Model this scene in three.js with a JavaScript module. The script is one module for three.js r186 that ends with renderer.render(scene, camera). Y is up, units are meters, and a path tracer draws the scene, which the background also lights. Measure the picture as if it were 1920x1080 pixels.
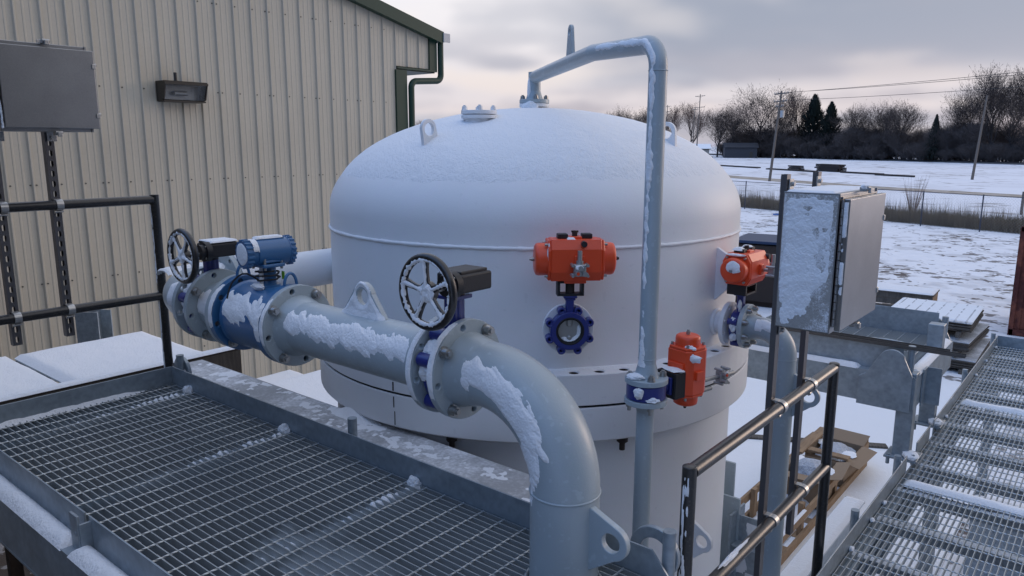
import * as THREE from 'three';
import { mergeGeometries } from 'three/addons/utils/BufferGeometryUtils.js';
import { RoundedBoxGeometry } from 'three/addons/geometries/RoundedBoxGeometry.js';

// ------------------------------------------------------------------ camera, sky, sun, exposure
const scene = new THREE.Scene();
const V3 = (x, y, z) => new THREE.Vector3(x, y, z);
const R = Math.PI / 180;
const camera = new THREE.PerspectiveCamera(41.92, 16 / 9, 0.05, 3000);
camera.position.set(0, 4.5, 0);
camera.rotation.order = 'YXZ';
camera.rotation.set(-10.9 * R, 39.4 * R, 0.15 * R);
const renderer = new THREE.WebGLRenderer({ antialias: true });
renderer.toneMapping = THREE.LinearToneMapping;
renderer.toneMappingExposure = 1.27;
renderer.shadowMap.enabled = true;

// seeded numbers and noise
function rng(seed) { let a = seed >>> 0; return () => { a = (a + 0x6D2B79F5) >>> 0; let t = a; t = Math.imul(t ^ (t >>> 15), t | 1); t ^= t + Math.imul(t ^ (t >>> 7), t | 61); return ((t ^ (t >>> 14)) >>> 0) / 4294967296; }; }
function h3(x, y, z) { let n = Math.imul(x, 374761393) + Math.imul(y, 668265263) + Math.imul(z, 2147483647 ^ 0x5bd1e995); n = Math.imul(n ^ (n >>> 13), 1274126177); n ^= n >>> 16; return (n >>> 0) / 4294967296; }
const sm = t => t * t * (3 - 2 * t);
const lerp = (a, b, t) => a + (b - a) * t;
const clamp = (v, a = 0, b = 1) => Math.min(b, Math.max(a, v));
const sstep = (a, b, v) => sm(clamp((v - a) / (b - a)));
function vn(x, y, z = 0, per = 0) {
  const X = Math.floor(x), Y = Math.floor(y), Z = Math.floor(z), fx = sm(x - X), fy = sm(y - Y), fz = sm(z - Z);
  const w = v => per ? ((v % per) + per) % per : v;
  const H = (i, j, k) => h3(w(X + i), w(Y + j), Z + k);
  const a = lerp(lerp(H(0, 0, 0), H(1, 0, 0), fx), lerp(H(0, 1, 0), H(1, 1, 0), fx), fy);
  if (!fz) return a;
  const b = lerp(lerp(H(0, 0, 1), H(1, 0, 1), fx), lerp(H(0, 1, 1), H(1, 1, 1), fx), fy);
  return lerp(a, b, fz);
}
function fbm(x, y, z, o = 4, per = 0) { let s = 0, a = 0.5, t = 0, f = 1; for (let i = 0; i < o; i++) { s += a * vn(x * f, y * f, (z || 0) + i * 17, per ? per * f : 0); t += a; a *= 0.5; f *= 2; } return s / t; }
function fbm3(x, y, z, o = 4) { let s = 0, a = 0.5, t = 0, f = 1; for (let i = 0; i < o; i++) { s += a * vn(x * f + i * 7.3, y * f + i * 3.1, z * f + i * 5.7 + 0.001); t += a; a *= 0.5; f *= 2; } return s / t; }

// overcast winter evening: pink band over the horizon, grey cloud, brighter towards the sunset on the right, dimmer and bluer behind
const SUN = V3(0.42, 0.16, -0.90).normalize();
{
  const W = 1024, H = 512, d = new Float32Array(W * H * 4);
  const mix = (a, b, t) => [lerp(a[0], b[0], t), lerp(a[1], b[1], t), lerp(a[2], b[2], t)];
  for (let j = 0; j < H; j++) for (let i = 0; i < W; i++) {
    const v = (j + 0.5) / H, el = (v - 0.5) * Math.PI, az = ((i + 0.5) / W - 0.5) * 2 * Math.PI;
    const cy = Math.sin(el), x = Math.cos(az) * Math.cos(el), z = Math.sin(az) * Math.cos(el);
    const y = Math.max(cy, 0.0);
    const k = 1 / (y + 0.11);
    const px = x * k, pz = z * k;
    const low = fbm3(px * 0.55 + 11.3, 2.2, pz * 0.55 + 4.1, 4);
    const fine = fbm3(px * 1.7 + 3, 7, pz * 1.7 + 9, 5);
    const streak = fbm3(x * 3 + 20, cy * 38, z * 3 + 5, 4);
    // thin bright cloud against grey-blue cloud
    let off = az + 129.4 * R; off = Math.atan2(Math.sin(off), Math.cos(off));            // compass angle from the view axis
    const bank = sstep(0.02, 0.16, off + 0.30 * (low - 0.5) + 0.5 * (cy - 0.12) + 0.10 * (fine - 0.5)) * sstep(1.6, 1.0, Math.abs(off)) * sstep(0.05, 0.10, cy + 0.06 * (fine - 0.5));
    const gap = clamp(sstep(0.40, 0.60, low * 0.55 + fine * 0.45) * (1 - 0.75 * bank) + 0.55 * (1 - bank) * sstep(0.9, 0.3, Math.abs(off)) * sstep(0.07, 0.13, cy));
    let c = mix([0.275, 0.31, 0.39], [0.74, 0.715, 0.735], gap);
    c = mix(c, [0.86, 0.77, 0.70], sstep(0.52, 0.70, fine) * gap * 0.7);
    const hz = Math.exp(-Math.max(cy, 0) / 0.055);
    c = mix(c, mix([0.42, 0.395, 0.435], [0.60, 0.475, 0.45], sstep(0.45, 0.65, streak)), hz * 0.85);
    c = mix(c, [0.40, 0.39, 0.45], 0.25 * Math.exp(-Math.pow((cy - 0.07) / 0.05, 2)));
    // towards the zenith
    const up = sstep(0.20, 0.70, cy);
    c = mix(c, [0.64, 0.655, 0.725], up * 0.92);
    // around the compass
    const dot = (x * SUN.x + z * SUN.z) / Math.hypot(SUN.x, SUN.z) / Math.max(1e-3, Math.cos(el)); // cos of azimuth from sunset
    const east = sstep(0.40, -0.85, dot * Math.cos(el));
    c = mix(c, [c[0] * 0.40, c[1] * 0.74, c[2] * 1.38], east);
    const west = Math.pow(clamp(dot * Math.cos(el)), 5) * Math.exp(-Math.max(cy, 0) / 0.3);
    c = [c[0] * (1 + 0.42 * west), c[1] * (1 + 0.30 * west), c[2] * (1 + 0.20 * west)];
    const o = (j * W + i) * 4; d[o] = c[0]; d[o + 1] = c[1]; d[o + 2] = c[2]; d[o + 3] = 1;
  }
  const t = new THREE.DataTexture(d, W, H, THREE.RGBAFormat, THREE.FloatType);
  t.mapping = THREE.EquirectangularReflectionMapping; t.magFilter = THREE.LinearFilter; t.minFilter = THREE.LinearFilter; t.wrapS = THREE.RepeatWrapping; t.needsUpdate = true;
  scene.background = t; scene.environment = t; scene.environmentIntensity = 1;
}
const sun = new THREE.DirectionalLight(0xffe2cc, 0.5);
sun.position.copy(SUN).multiplyScalar(60).add(V3(-3, 2, -6)); sun.target.position.set(-3, 2, -6);
sun.castShadow = true; sun.shadow.radius = 40; sun.shadow.mapSize.set(2048, 2048);
Object.assign(sun.shadow.camera, { left: -22, right: 22, top: 22, bottom: -22, near: 1, far: 140 });
scene.add(sun, sun.target);

// ------------------------------------------------------------------ textures and materials
function dtex(N, fn, { size = 1, srgb = false } = {}) {
  const d = new Uint8Array(N * N * 4);
  for (let j = 0; j < N; j++) for (let i = 0; i < N; i++) {
    const c = fn(i / N, j / N), o = (j * N + i) * 4;
    if (typeof c === 'number') { d[o] = d[o + 1] = d[o + 2] = clamp(c) * 255; } else { d[o] = clamp(c[0]) * 255; d[o + 1] = clamp(c[1]) * 255; d[o + 2] = clamp(c[2]) * 255; }
    d[o + 3] = 255;
  }
  const t = new THREE.DataTexture(d, N, N, THREE.RGBAFormat);
  t.wrapS = t.wrapT = THREE.RepeatWrapping; t.magFilter = THREE.LinearFilter; t.minFilter = THREE.LinearMipmapLinearFilter; t.generateMipmaps = true;
  t.repeat.set(1 / size, 1 / size); if (srgb) t.colorSpace = THREE.SRGBColorSpace; t.needsUpdate = true; return t;
}
const toS = v => v <= 0.0031308 ? v * 12.92 : 1.055 * Math.pow(v, 1 / 2.4) - 0.055;
const colTex = (N, fn, size) => dtex(N, (u, v) => fn(u, v).map(toS), { size, srgb: true });
const PN = (u, v, f, o = 4, z = 0) => fbm(u * f, v * f, z, o, f);
const tGrain = dtex(256, (u, v) => 0.5 * PN(u, v, 64, 2) + 0.5 * PN(u, v, 8, 4), { size: 0.25 });
const tRough = dtex(256, (u, v) => 0.55 + 0.45 * PN(u, v, 6, 5), { size: 0.6 });
const tSnowB = dtex(512, (u, v) => { const a = PN(u, v, 7, 3), b = PN(u, v, 40, 3, 3), c = PN(u, v, 128, 1, 9); return 0.45 * a + 0.33 * b + 0.22 * c; }, { size: 0.6 });
const tGalv = colTex(512, (u, v) => { const s = Math.floor(PN(u, v, 24, 2) * 9) / 9, b = PN(u, v, 5, 4, 5), k = 0.72 + 0.28 * s + 0.35 * (b - 0.5); return [0.31 * k, 0.36 * k, 0.40 * k]; }, 0.5);
const tStain = colTex(512, (u, v) => { const b = PN(u, v, 128, 1), c = PN(u, v, 4, 4, 2), k = 0.86 + 0.1 * b + 0.2 * (c - 0.5); return [0.345 * k, 0.355 * k, 0.365 * k]; }, 0.4);
const tPaintW = colTex(512, (u, v) => { const c = PN(u, v, 5, 5), s = PN(u, v, 60, 2, 4); let k = 1 + 0.06 * (c - 0.5) - (s > 0.86 ? 0.05 : 0); return [0.82 * k, 0.825 * k, 0.835 * k]; }, 1.6);
const tPaintG = colTex(512, (u, v) => { const c = PN(u, v, 6, 5, 8), s = PN(u, v, 50, 2, 4), k = 1 + 0.16 * (c - 0.5) + (s > 0.78 ? 0.12 : 0); return [0.37 * k, 0.43 * k, 0.46 * k]; }, 0.9);
const tWood = colTex(512, (u, v) => { const g = PN(u + 0.03 * PN(u, v, 4, 3), v, 4, 2), l = vn(u * 90 + 4 * PN(u, v, 3, 3), v * 4, 2, 0), k = 0.62 + 0.5 * l * 0.6 + 0.3 * (g - 0.5); return [0.36 * k, 0.235 * k, 0.135 * k]; }, 0.7);
const tWeather = colTex(512, (u, v) => { const g = PN(u, v, 5, 4), l = vn(u * 70 + 5 * g, v * 3, 4, 0), k = 0.55 + 0.6 * l * 0.6 + 0.5 * (g - 0.5); return [0.155 * k, 0.135 * k, 0.115 * k]; }, 0.8);
const tRust = colTex(512, (u, v) => { const a = PN(u, v, 6, 5), b = PN(u, v, 30, 3, 6), k = sstep(0.42, 0.62, a); return [lerp(0.09, 0.20, k) * (0.7 + 0.6 * b), lerp(0.022, 0.06, k) * (0.7 + 0.6 * b), lerp(0.018, 0.035, k) * (0.7 + 0.6 * b)]; }, 1.5);
const tSiding = colTex(512, (u, v) => { const a = PN(u, v, 3, 4), b = PN(u, v, 80, 2, 3), k = 1 + 0.10 * (a - 0.5) + 0.06 * (b - 0.5); return [0.46 * k, 0.43 * k, 0.36 * k]; }, 2.2);
const tBlackP = colTex(256, (u, v) => { const a = PN(u, v, 10, 4), s = sstep(0.62, 0.75, PN(u, v, 40, 3, 7)); return [lerp(0.012, 0.06, s * a), lerp(0.012, 0.05, s * a), lerp(0.013, 0.04, s * a)]; }, 0.3);
// thin blown snow caught on steel: grains and smears, not a layer
const dust = (base, lo, hi, f, size) => colTex(1024, (u, v) => { const a = PN(u, v, f, 5, 3), g = PN(u, v, 170, 2, 8), w = PN(u, v, 40, 3, 12), m = clamp(sstep(lo, hi, a * 0.62 + g * 0.2 + w * 0.18)) * (0.55 + 0.45 * g); return [lerp(base[0], 0.84, m), lerp(base[1], 0.85, m), lerp(base[2], 0.87, m)]; }, size);
const tDustBeam = dust([0.37, 0.375, 0.38], 0.33, 0.74, 5, 1.9), tDustBox = dust([0.36, 0.345, 0.32], 0.42, 0.62, 4, 0.55);
// yard: snow trodden and rutted with gravel and frozen mud showing through
const tYard = colTex(1024, (u, v) => {
  const big = PN(u, v, 4, 4, 11), warp = PN(u, v, 9, 3, 5);
  const rut = PN(u * 1 + 0.05 * warp, v, 34, 4, 21), dots = PN(u, v, 110, 2, 31);
  const th = 0.64 - 0.28 * (big - 0.42);
  let m = sstep(th, th + 0.07, rut * 0.75 + dots * 0.25) * 0.85;
  const dust = sstep(0.50, 0.72, PN(u, v, 14, 5, 41)) * 0.26;
  m = clamp(m + dust); const s = 0.80 + 0.08 * (PN(u, v, 60, 2, 51) - 0.5);
  return [lerp(s, 0.115, m), lerp(s, 0.095, m), lerp(s * 1.015, 0.085, m)];
}, 13);
const tYardB = dtex(1024, (u, v) => 0.6 * PN(u, v, 34, 4, 21) + 0.4 * PN(u, v, 120, 2, 3), { size: 13 });
const tField = colTex(1024, (u, v) => {
  const w = PN(u, v, 6, 3, 2), a = PN(u * 1, v + 0.08 * w, 22, 5, 7), b = PN(u, v, 90, 2, 8);
  const m = clamp(sstep(0.58, 0.72, a * 0.8 + b * 0.2) * 0.6 + 0.10 * sstep(0.4, 0.7, PN(u, v, 5, 4, 3)));
  return [lerp(0.80, 0.16, m), lerp(0.80, 0.13, m), lerp(0.82, 0.10, m)];
}, 46);
const tMud = colTex(512, (u, v) => { const a = PN(u, v, 8, 5), s = sstep(0.62, 0.7, PN(u, v, 20, 4, 6)); return [lerp(0.085 * (0.6 + 0.8 * a), 0.6, s * 0.5), lerp(0.068 * (0.6 + 0.8 * a), 0.6, s * 0.5), lerp(0.058 * (0.6 + 0.8 * a), 0.62, s * 0.5)]; }, 2.5);
const tRoad = colTex(512, (u, v) => { const a = PN(u, v, 10, 5), k = sstep(0.40, 0.6, a); return [lerp(0.42, 0.30, k), lerp(0.37, 0.255, k), lerp(0.31, 0.20, k)]; }, 9);

const L = (r, g, b) => new THREE.Color().setRGB(r, g, b);
const M = (c, rough, metal = 0, extra = {}) => new THREE.MeshStandardMaterial({ color: c, roughness: rough, metalness: metal, ...extra });
const PH = (c, rough, metal = 0, extra = {}) => new THREE.MeshPhysicalMaterial({ color: c, roughness: rough, metalness: metal, ...extra });
const WHT = L(1, 1, 1);
const mat = {
  white: M(WHT, 0.5, 0, { map: tPaintW, bumpMap: tGrain, bumpScale: 0.0006 }),
  grey: PH(WHT, 0.42, 0, { map: tPaintG, bumpMap: tGrain, bumpScale: 0.0007, clearcoat: 0.35, clearcoatRoughness: 0.3 }),
  snow: M(L(0.84, 0.85, 0.865), 1, 0, { bumpMap: tSnowB, bumpScale: 0.008 }),
  snowFine: M(L(0.84, 0.85, 0.865), 1, 0, { bumpMap: tSnowB, bumpScale: 0.006 }),
  dustBeam: M(WHT, 0.8, 0, { map: tDustBeam, bumpMap: tGrain, bumpScale: 0.002 }), dustBox: M(WHT, 0.75, 0.1, { map: tDustBox, bumpMap: tSnowB, bumpScale: 0.004 }),
  galv: M(L(1.22, 1.22, 1.22), 0.48, 0.4, { map: tGalv, roughnessMap: tRough }),
  galvRod: M(L(0.50, 0.53, 0.54), 0.4, 0.6), galvBar: M(L(0.38, 0.41, 0.42), 0.46, 0.5, { bumpMap: tGrain, bumpScale: 0.0004 }),
  steelBolt: M(L(0.40, 0.40, 0.39), 0.38, 0.9),
  stainless: M(WHT, 0.34, 0.95, { map: tStain, bumpMap: tGrain, bumpScale: 0.0002 }),
  casting: M(L(0.42, 0.42, 0.41), 0.45, 0.8, { bumpMap: tGrain, bumpScale: 0.001 }),
  black: PH(WHT, 0.38, 0, { map: tBlackP, bumpMap: tGrain, bumpScale: 0.0008, clearcoat: 0.5, clearcoatRoughness: 0.25 }),
  plastic: M(L(0.016, 0.016, 0.018), 0.5, 0, { bumpMap: tGrain, bumpScale: 0.0006 }),
  rubber: M(L(0.012, 0.012, 0.013), 0.7),
  orange: PH(L(0.80, 0.072, 0.014), 0.4, 0, { bumpMap: tGrain, bumpScale: 0.0007, clearcoat: 0.3, clearcoatRoughness: 0.35 }),
  navy: PH(L(0.014, 0.026, 0.19), 0.35, 0, { bumpMap: tGrain, bumpScale: 0.001, clearcoat: 0.4, clearcoatRoughness: 0.3 }),
  blue: PH(L(0.034, 0.135, 0.30), 0.36, 0, { bumpMap: tGrain, bumpScale: 0.0006, clearcoat: 0.45, clearcoatRoughness: 0.25 }),
  siding: M(WHT, 0.5, 0, { map: tSiding }),
  green: M(L(0.006, 0.034, 0.021), 0.5, 0, { bumpMap: tGrain, bumpScale: 0.0004 }),
  roof: M(L(0.006, 0.034, 0.021), 0.55),
  bronze: M(L(0.035, 0.030, 0.024), 0.5, 0.2),
  wood: M(WHT, 0.85, 0, { map: tWood, bumpMap: tGrain, bumpScale: 0.002 }),
  weather: M(WHT, 0.9, 0, { map: tWeather, bumpMap: tGrain, bumpScale: 0.003 }),
  card: M(L(0.27, 0.195, 0.13), 0.9, 0, { bumpMap: tGrain, bumpScale: 0.001 }),
  film: PH(L(0.55, 0.60, 0.68), 0.35, 0, { bumpMap: tSnowB, bumpScale: 0.05 }),
  rust: M(WHT, 0.8, 0.1, { map: tRust, bumpMap: tGrain, bumpScale: 0.002 }),
  rustDark: M(L(0.045, 0.033, 0.028), 0.85, 0.2, { bumpMap: tGrain, bumpScale: 0.002 }),
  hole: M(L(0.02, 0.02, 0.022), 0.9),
  woodMass: M(L(0.095, 0.078, 0.072), 1), bark: M(L(0.055, 0.044, 0.040), 1), barkPale: M(L(0.105, 0.078, 0.066), 1), twig: M(L(0.075, 0.057, 0.050), 1), twigPale: M(L(0.15, 0.10, 0.082), 1),
  needle: M(L(0.012, 0.019, 0.014), 1), reed: M(L(0.19, 0.145, 0.095), 1), reedDark: M(L(0.10, 0.08, 0.062), 1),
  fence: M(L(0.05, 0.055, 0.075), 0.6), pole: M(L(0.15, 0.125, 0.105), 0.95), cable: M(L(0.02, 0.02, 0.022), 0.6),
  glass: PH(L(0.85, 0.87, 0.88), 0.08, 0, { transmission: 1, thickness: 0, ior: 1.5 }),
  lampIn: M(L(0.30, 0.28, 0.26), 0.3, 0.6), trailer: M(L(0.02, 0.11, 0.33), 0.45), lime: M(L(0.22, 0.50, 0.04), 0.6),
};

// ------------------------------------------------------------------ helpers
const used = {};
function numbered(n) { const k = used[n] || 0; used[n] = k + 1; return k ? `${n}_${String(k).padStart(3, '0')}` : n; }
function boxUV(g) {
  if (g.index) g = g.toNonIndexed();
  for (const k of Object.keys(g.attributes)) if (!['position', 'normal', 'uv'].includes(k)) g.deleteAttribute(k);
  const p = g.attributes.position, n = p.count, uv = new Float32Array(n * 2);
  const a = V3(), b = V3(), c = V3(), e = V3();
  for (let i = 0; i < n; i += 3) {
    a.fromBufferAttribute(p, i); b.fromBufferAttribute(p, i + 1); c.fromBufferAttribute(p, i + 2);
    e.copy(b).sub(a).cross(c.clone().sub(a));
    const ax = Math.abs(e.x), ay = Math.abs(e.y), az = Math.abs(e.z);
    for (let k = 0; k < 3; k++) {
      const q = k === 0 ? a : k === 1 ? b : c; let u, v;
      if (ay >= ax && ay >= az) { u = q.x; v = q.z; } else if (ax >= az) { u = q.z; v = q.y; } else { u = q.x; v = q.y; }
      uv[(i + k) * 2] = u; uv[(i + k) * 2 + 1] = v;
    }
  }
  g.setAttribute('uv', new THREE.BufferAttribute(uv, 2)); return g;
}
function geoOf(list) { list = Array.isArray(list) ? list : [list]; const gs = list.map(boxUV); return gs.length === 1 ? gs[0] : mergeGeometries(gs, false); }
function mesh(name, list, m, parent, label) {
  const o = new THREE.Mesh(list.isBufferGeometry && list.userData.ready ? list : geoOf(list), m);
  o.name = name; o.castShadow = o.receiveShadow = true; if (label) o.userData.label = label;
  if (parent) parent.add(o); return o;
}
function share(list) { const g = geoOf(list); g.userData.ready = true; return g; }
function thing(name, label, category, group, pos = [0, 0, 0], turn = 0) {
  const o = new THREE.Group(); o.name = numbered(name); o.position.set(...pos); o.rotation.y = turn;
  o.userData = { label, category }; if (group) o.userData.group = group; scene.add(o); return o;
}
function one(name, list, m, label, category, group, pos) {   // a thing that is one mesh
  const o = mesh(numbered(name), list, m, scene); if (pos) o.position.set(...pos); o.userData = { label, category }; if (group) o.userData.group = group; return o;
}
function struct(name, list, m) { const o = mesh(numbered(name), list, m, scene); o.userData = { kind: 'structure' }; return o; }
const tr = (g, x = 0, y = 0, z = 0) => g.translate(x, y, z);
const box = (w, h, d, x = 0, y = 0, z = 0) => tr(new THREE.BoxGeometry(w, h, d), x, y, z);
const span = (x0, x1, y0, y1, z0, z1) => box(x1 - x0, y1 - y0, z1 - z0, (x0 + x1) / 2, (y0 + y1) / 2, (z0 + z1) / 2);
const rbox = (w, h, d, x = 0, y = 0, z = 0, r = 0.006, s = 2) => tr(new RoundedBoxGeometry(w, h, d, s, r), x, y, z);
function cyl(r, len, axis = 'y', x = 0, y = 0, z = 0, seg = 20, r2 = r) {
  const g = new THREE.CylinderGeometry(r2, r, len, seg); if (axis === 'x') g.rotateZ(-Math.PI / 2); if (axis === 'z') g.rotateX(Math.PI / 2); return tr(g, x, y, z);
}
function bar(a, b, r, seg = 8, r2 = r) {   // round bar between two points
  const A = V3(...a), B = V3(...b), d = B.clone().sub(A), g = new THREE.CylinderGeometry(r2, r, d.length(), seg);
  g.applyQuaternion(new THREE.Quaternion().setFromUnitVectors(V3(0, 1, 0), d.clone().normalize())); const c = A.add(B).multiplyScalar(0.5); return tr(g, c.x, c.y, c.z);
}
function beamBox(a, b, w, h) {   // rectangular bar between two points, h upwards
  const A = V3(...a), B = V3(...b), d = B.clone().sub(A), g = new THREE.BoxGeometry(d.length(), h, w); const u = d.clone().normalize();
  const m = new THREE.Matrix4(), z = V3().crossVectors(u, V3(0, 1, 0)).normalize(), y = V3().crossVectors(z, u); m.makeBasis(u, y, z); g.applyMatrix4(m); const c = A.add(B).multiplyScalar(0.5); return tr(g, c.x, c.y, c.z);
}
function route(pts, bend, seg = 14) {   // polyline with rounded corners
  const P = pts.map(p => V3(...p)), out = [P[0].clone()];
  for (let i = 1; i < P.length - 1; i++) {
    const a = P[i - 1].clone().sub(P[i]).normalize(), b = P[i + 1].clone().sub(P[i]).normalize();
    const ang = Math.acos(clamp(a.dot(b), -1, 1)), t = bend / Math.tan(ang / 2), ctr = P[i].clone().add(a.clone().add(b).normalize().multiplyScalar(bend / Math.sin(ang / 2)));
    const s = P[i].clone().addScaledVector(a, t), e = P[i].clone().addScaledVector(b, t), va = s.clone().sub(ctr), vb = e.clone().sub(ctr), w = Math.acos(clamp(va.clone().normalize().dot(vb.clone().normalize()), -1, 1));
    for (let k = 0; k <= seg; k++) { const f = k / seg; out.push(ctr.clone().addScaledVector(va, Math.sin((1 - f) * w) / Math.sin(w)).addScaledVector(vb, Math.sin(f * w) / Math.sin(w))); }
  }
  out.push(P[P.length - 1].clone()); return out;
}
function frames(pts) {
  const T = pts.map((p, i) => pts[Math.min(i + 1, pts.length - 1)].clone().sub(pts[Math.max(i - 1, 0)]).normalize()), N = [];
  let n = Math.abs(T[0].z) < 0.9 ? V3(0, 0, 1) : V3(0, 1, 0); n.sub(T[0].clone().multiplyScalar(n.dot(T[0]))).normalize();
  for (let i = 0; i < pts.length; i++) { n = n.clone().sub(T[i].clone().multiplyScalar(n.dot(T[i]))).normalize(); N.push(n); }
  return { T, N, B: T.map((t, i) => V3().crossVectors(t, N[i])) };
}
function sweep(pts, r, seg = 24, caps = true) {
  const F = frames(pts), pos = [], nor = [], idx = []; const rr = i => typeof r === 'function' ? r(i / (pts.length - 1)) : r;
  for (let i = 0; i < pts.length; i++) for (let k = 0; k <= seg; k++) {
    const a = k / seg * 2 * Math.PI, n = F.N[i].clone().multiplyScalar(Math.cos(a)).addScaledVector(F.B[i], Math.sin(a));
    pos.push(pts[i].x + n.x * rr(i), pts[i].y + n.y * rr(i), pts[i].z + n.z * rr(i)); nor.push(n.x, n.y, n.z);
  }
  const q = seg + 1; for (let i = 0; i < pts.length - 1; i++) for (let k = 0; k < seg; k++) { const a = i * q + k; idx.push(a, a + 1, a + q, a + 1, a + q + 1, a + q); }
  if (caps) for (const [i, s] of [[0, -1], [pts.length - 1, 1]]) {
    const c = pos.length / 3; pos.push(pts[i].x, pts[i].y, pts[i].z); nor.push(F.T[i].x * s, F.T[i].y * s, F.T[i].z * s);
    for (let k = 0; k <= seg; k++) { const o = (i * q + k) * 3; pos.push(pos[o], pos[o + 1], pos[o + 2]); nor.push(F.T[i].x * s, F.T[i].y * s, F.T[i].z * s); }
    for (let k = 0; k < seg; k++) s > 0 ? idx.push(c, c + 1 + k, c + 2 + k) : idx.push(c, c + 2 + k, c + 1 + k);
  }
  const g = new THREE.BufferGeometry(); g.setAttribute('position', new THREE.Float32BufferAttribute(pos, 3)); g.setAttribute('normal', new THREE.Float32BufferAttribute(nor, 3)); g.setIndex(idx); return g;
}
// a skin of snow over any surface: fn(u, v) gives a point, its outward normal and the depth of snow there
function snowSkin(nu, nv, fn, closed = false) {
  const pos = [], th = [], idx = [];
  for (let i = 0; i <= nu; i++) for (let j = 0; j <= nv; j++) { const { p, n, t } = fn(i / nu, j / nv), o = t > 0 ? t : Math.max(t, -0.004); pos.push(p.x + n.x * o, p.y + n.y * o, p.z + n.z * o); th.push(t); }
  const q = nv + 1; for (let i = 0; i < nu; i++) for (let j = 0; j < nv; j++) { const a = i * q + j; if (Math.max(th[a], th[a + 1], th[a + q], th[a + q + 1]) > 0) idx.push(a, a + q, a + 1, a + 1, a + q, a + q + 1); }
  const g = new THREE.BufferGeometry(); g.setAttribute('position', new THREE.Float32BufferAttribute(pos, 3)); g.setIndex(idx); g.computeVertexNormals(); return g;
}
// loose snow lying on a rectangle: uneven height, ragged rim
function snowBed(x0, x1, z0, z1, y, h, seed = 1, cell = 0.03, ragged = 0.5, f = 9) {
  const nu = Math.max(2, Math.round((x1 - x0) / cell)), nv = Math.max(2, Math.round((z1 - z0) / cell));
  return snowSkin(nu, nv, (u, v) => {
    const x = lerp(x0, x1, u), z = lerp(z0, z1, v), e = Math.min(u * (x1 - x0), (1 - u) * (x1 - x0), v * (z1 - z0), (1 - v) * (z1 - z0));
    const n = fbm3(x * f + seed * 3.7, seed, z * f, 4), rim = clamp(e / (h * 1.2));
    return { p: V3(x, y, z), n: V3(0, 1, 0), t: h * (Math.sqrt(rim) * (0.75 + 0.5 * n) - ragged * (1 - rim) * (0.3 + n) * 0.8) - (e <= 0 ? 0.004 : 0) };
  });
}
function lump(x, y, z, rx, ry, rz, seed = 1, amp = 0.35, d = 3) {
  const g = new THREE.IcosahedronGeometry(1, d), p = g.attributes.position;
  for (let i = 0; i < p.count; i++) { const a = V3().fromBufferAttribute(p, i), k = 1 + amp * (fbm3(a.x * 2 + seed * 5.1, a.y * 2, a.z * 2 + seed, 3) - 0.5) * 2; p.setXYZ(i, x + a.x * rx * k, y + a.y * ry * k, z + a.z * rz * k); }
  g.computeVertexNormals(); return g;
}
function ring(outer, inner, holes = [], cs = 48) {
  const s = new THREE.Shape(); s.absarc(0, 0, outer, 0, Math.PI * 2, false);
  if (inner) { const h = new THREE.Path(); h.absarc(0, 0, inner, 0, Math.PI * 2, true); s.holes.push(h); }
  for (const [x, y, r] of holes) { const h = new THREE.Path(); h.absarc(x, y, r, 0, Math.PI * 2, true); s.holes.push(h); }
  return s;
}
function extr(shape, depth, bev = 0, cs = 24) { return new THREE.ExtrudeGeometry(shape, { depth: depth - 2 * bev, bevelEnabled: bev > 0, bevelThickness: bev, bevelSize: bev, bevelOffset: -bev, bevelSegments: 1, curveSegments: cs }).translate(0, 0, bev - depth / 2); }
// flange with bolt holes, axis z, centred
function flange(od, id, t, n, bcd, hd, phase = 0.5) {
  const H = []; for (let k = 0; k < n; k++) { const a = (k + phase) / n * 2 * Math.PI; H.push([Math.cos(a) * bcd / 2, Math.sin(a) * bcd / 2, hd / 2]); }
  return extr(ring(od / 2, id / 2, H), t, 0.0018, 28);
}
// hexagon bolt head with washer, pointing +z
const hexBolt = (s, sh = 0.02) => [cyl(s * 0.62, s * 0.16, 'z', 0, 0, s * 0.08, 16), tr(new THREE.CylinderGeometry(s * 0.52, s * 0.56, s * 0.6, 6).rotateX(Math.PI / 2), 0, 0, s * 0.46), cyl(s * 0.3, s * 0.3, 'z', 0, 0, s * 0.85, 10)];
function orient(g, axis) { if (axis === 'x') g.rotateY(Math.PI / 2); if (axis === 'y') g.rotateX(-Math.PI / 2); return g; }
// lug plate: base w wide on y = 0, round tip of radius r whose centre is h above, hole hr; lies in xy, thickness t
function lugPlate(w, h, r, hr, t, tilt = 0) {
  const s = new THREE.Shape(); s.moveTo(-w / 2, -0.02); s.lineTo(w / 2, -0.02); s.lineTo(w / 2, 0.006); s.lineTo(tilt + r * 0.94, h + r * 0.3); s.absarc(tilt, h, r, 0.33, Math.PI - 0.33, false); s.lineTo(-w / 2, 0.006);
  const p = new THREE.Path(); p.absarc(tilt, h, hr, 0, Math.PI * 2, true); s.holes.push(p); return extr(s, t, 0.002, 16);
}

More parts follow.
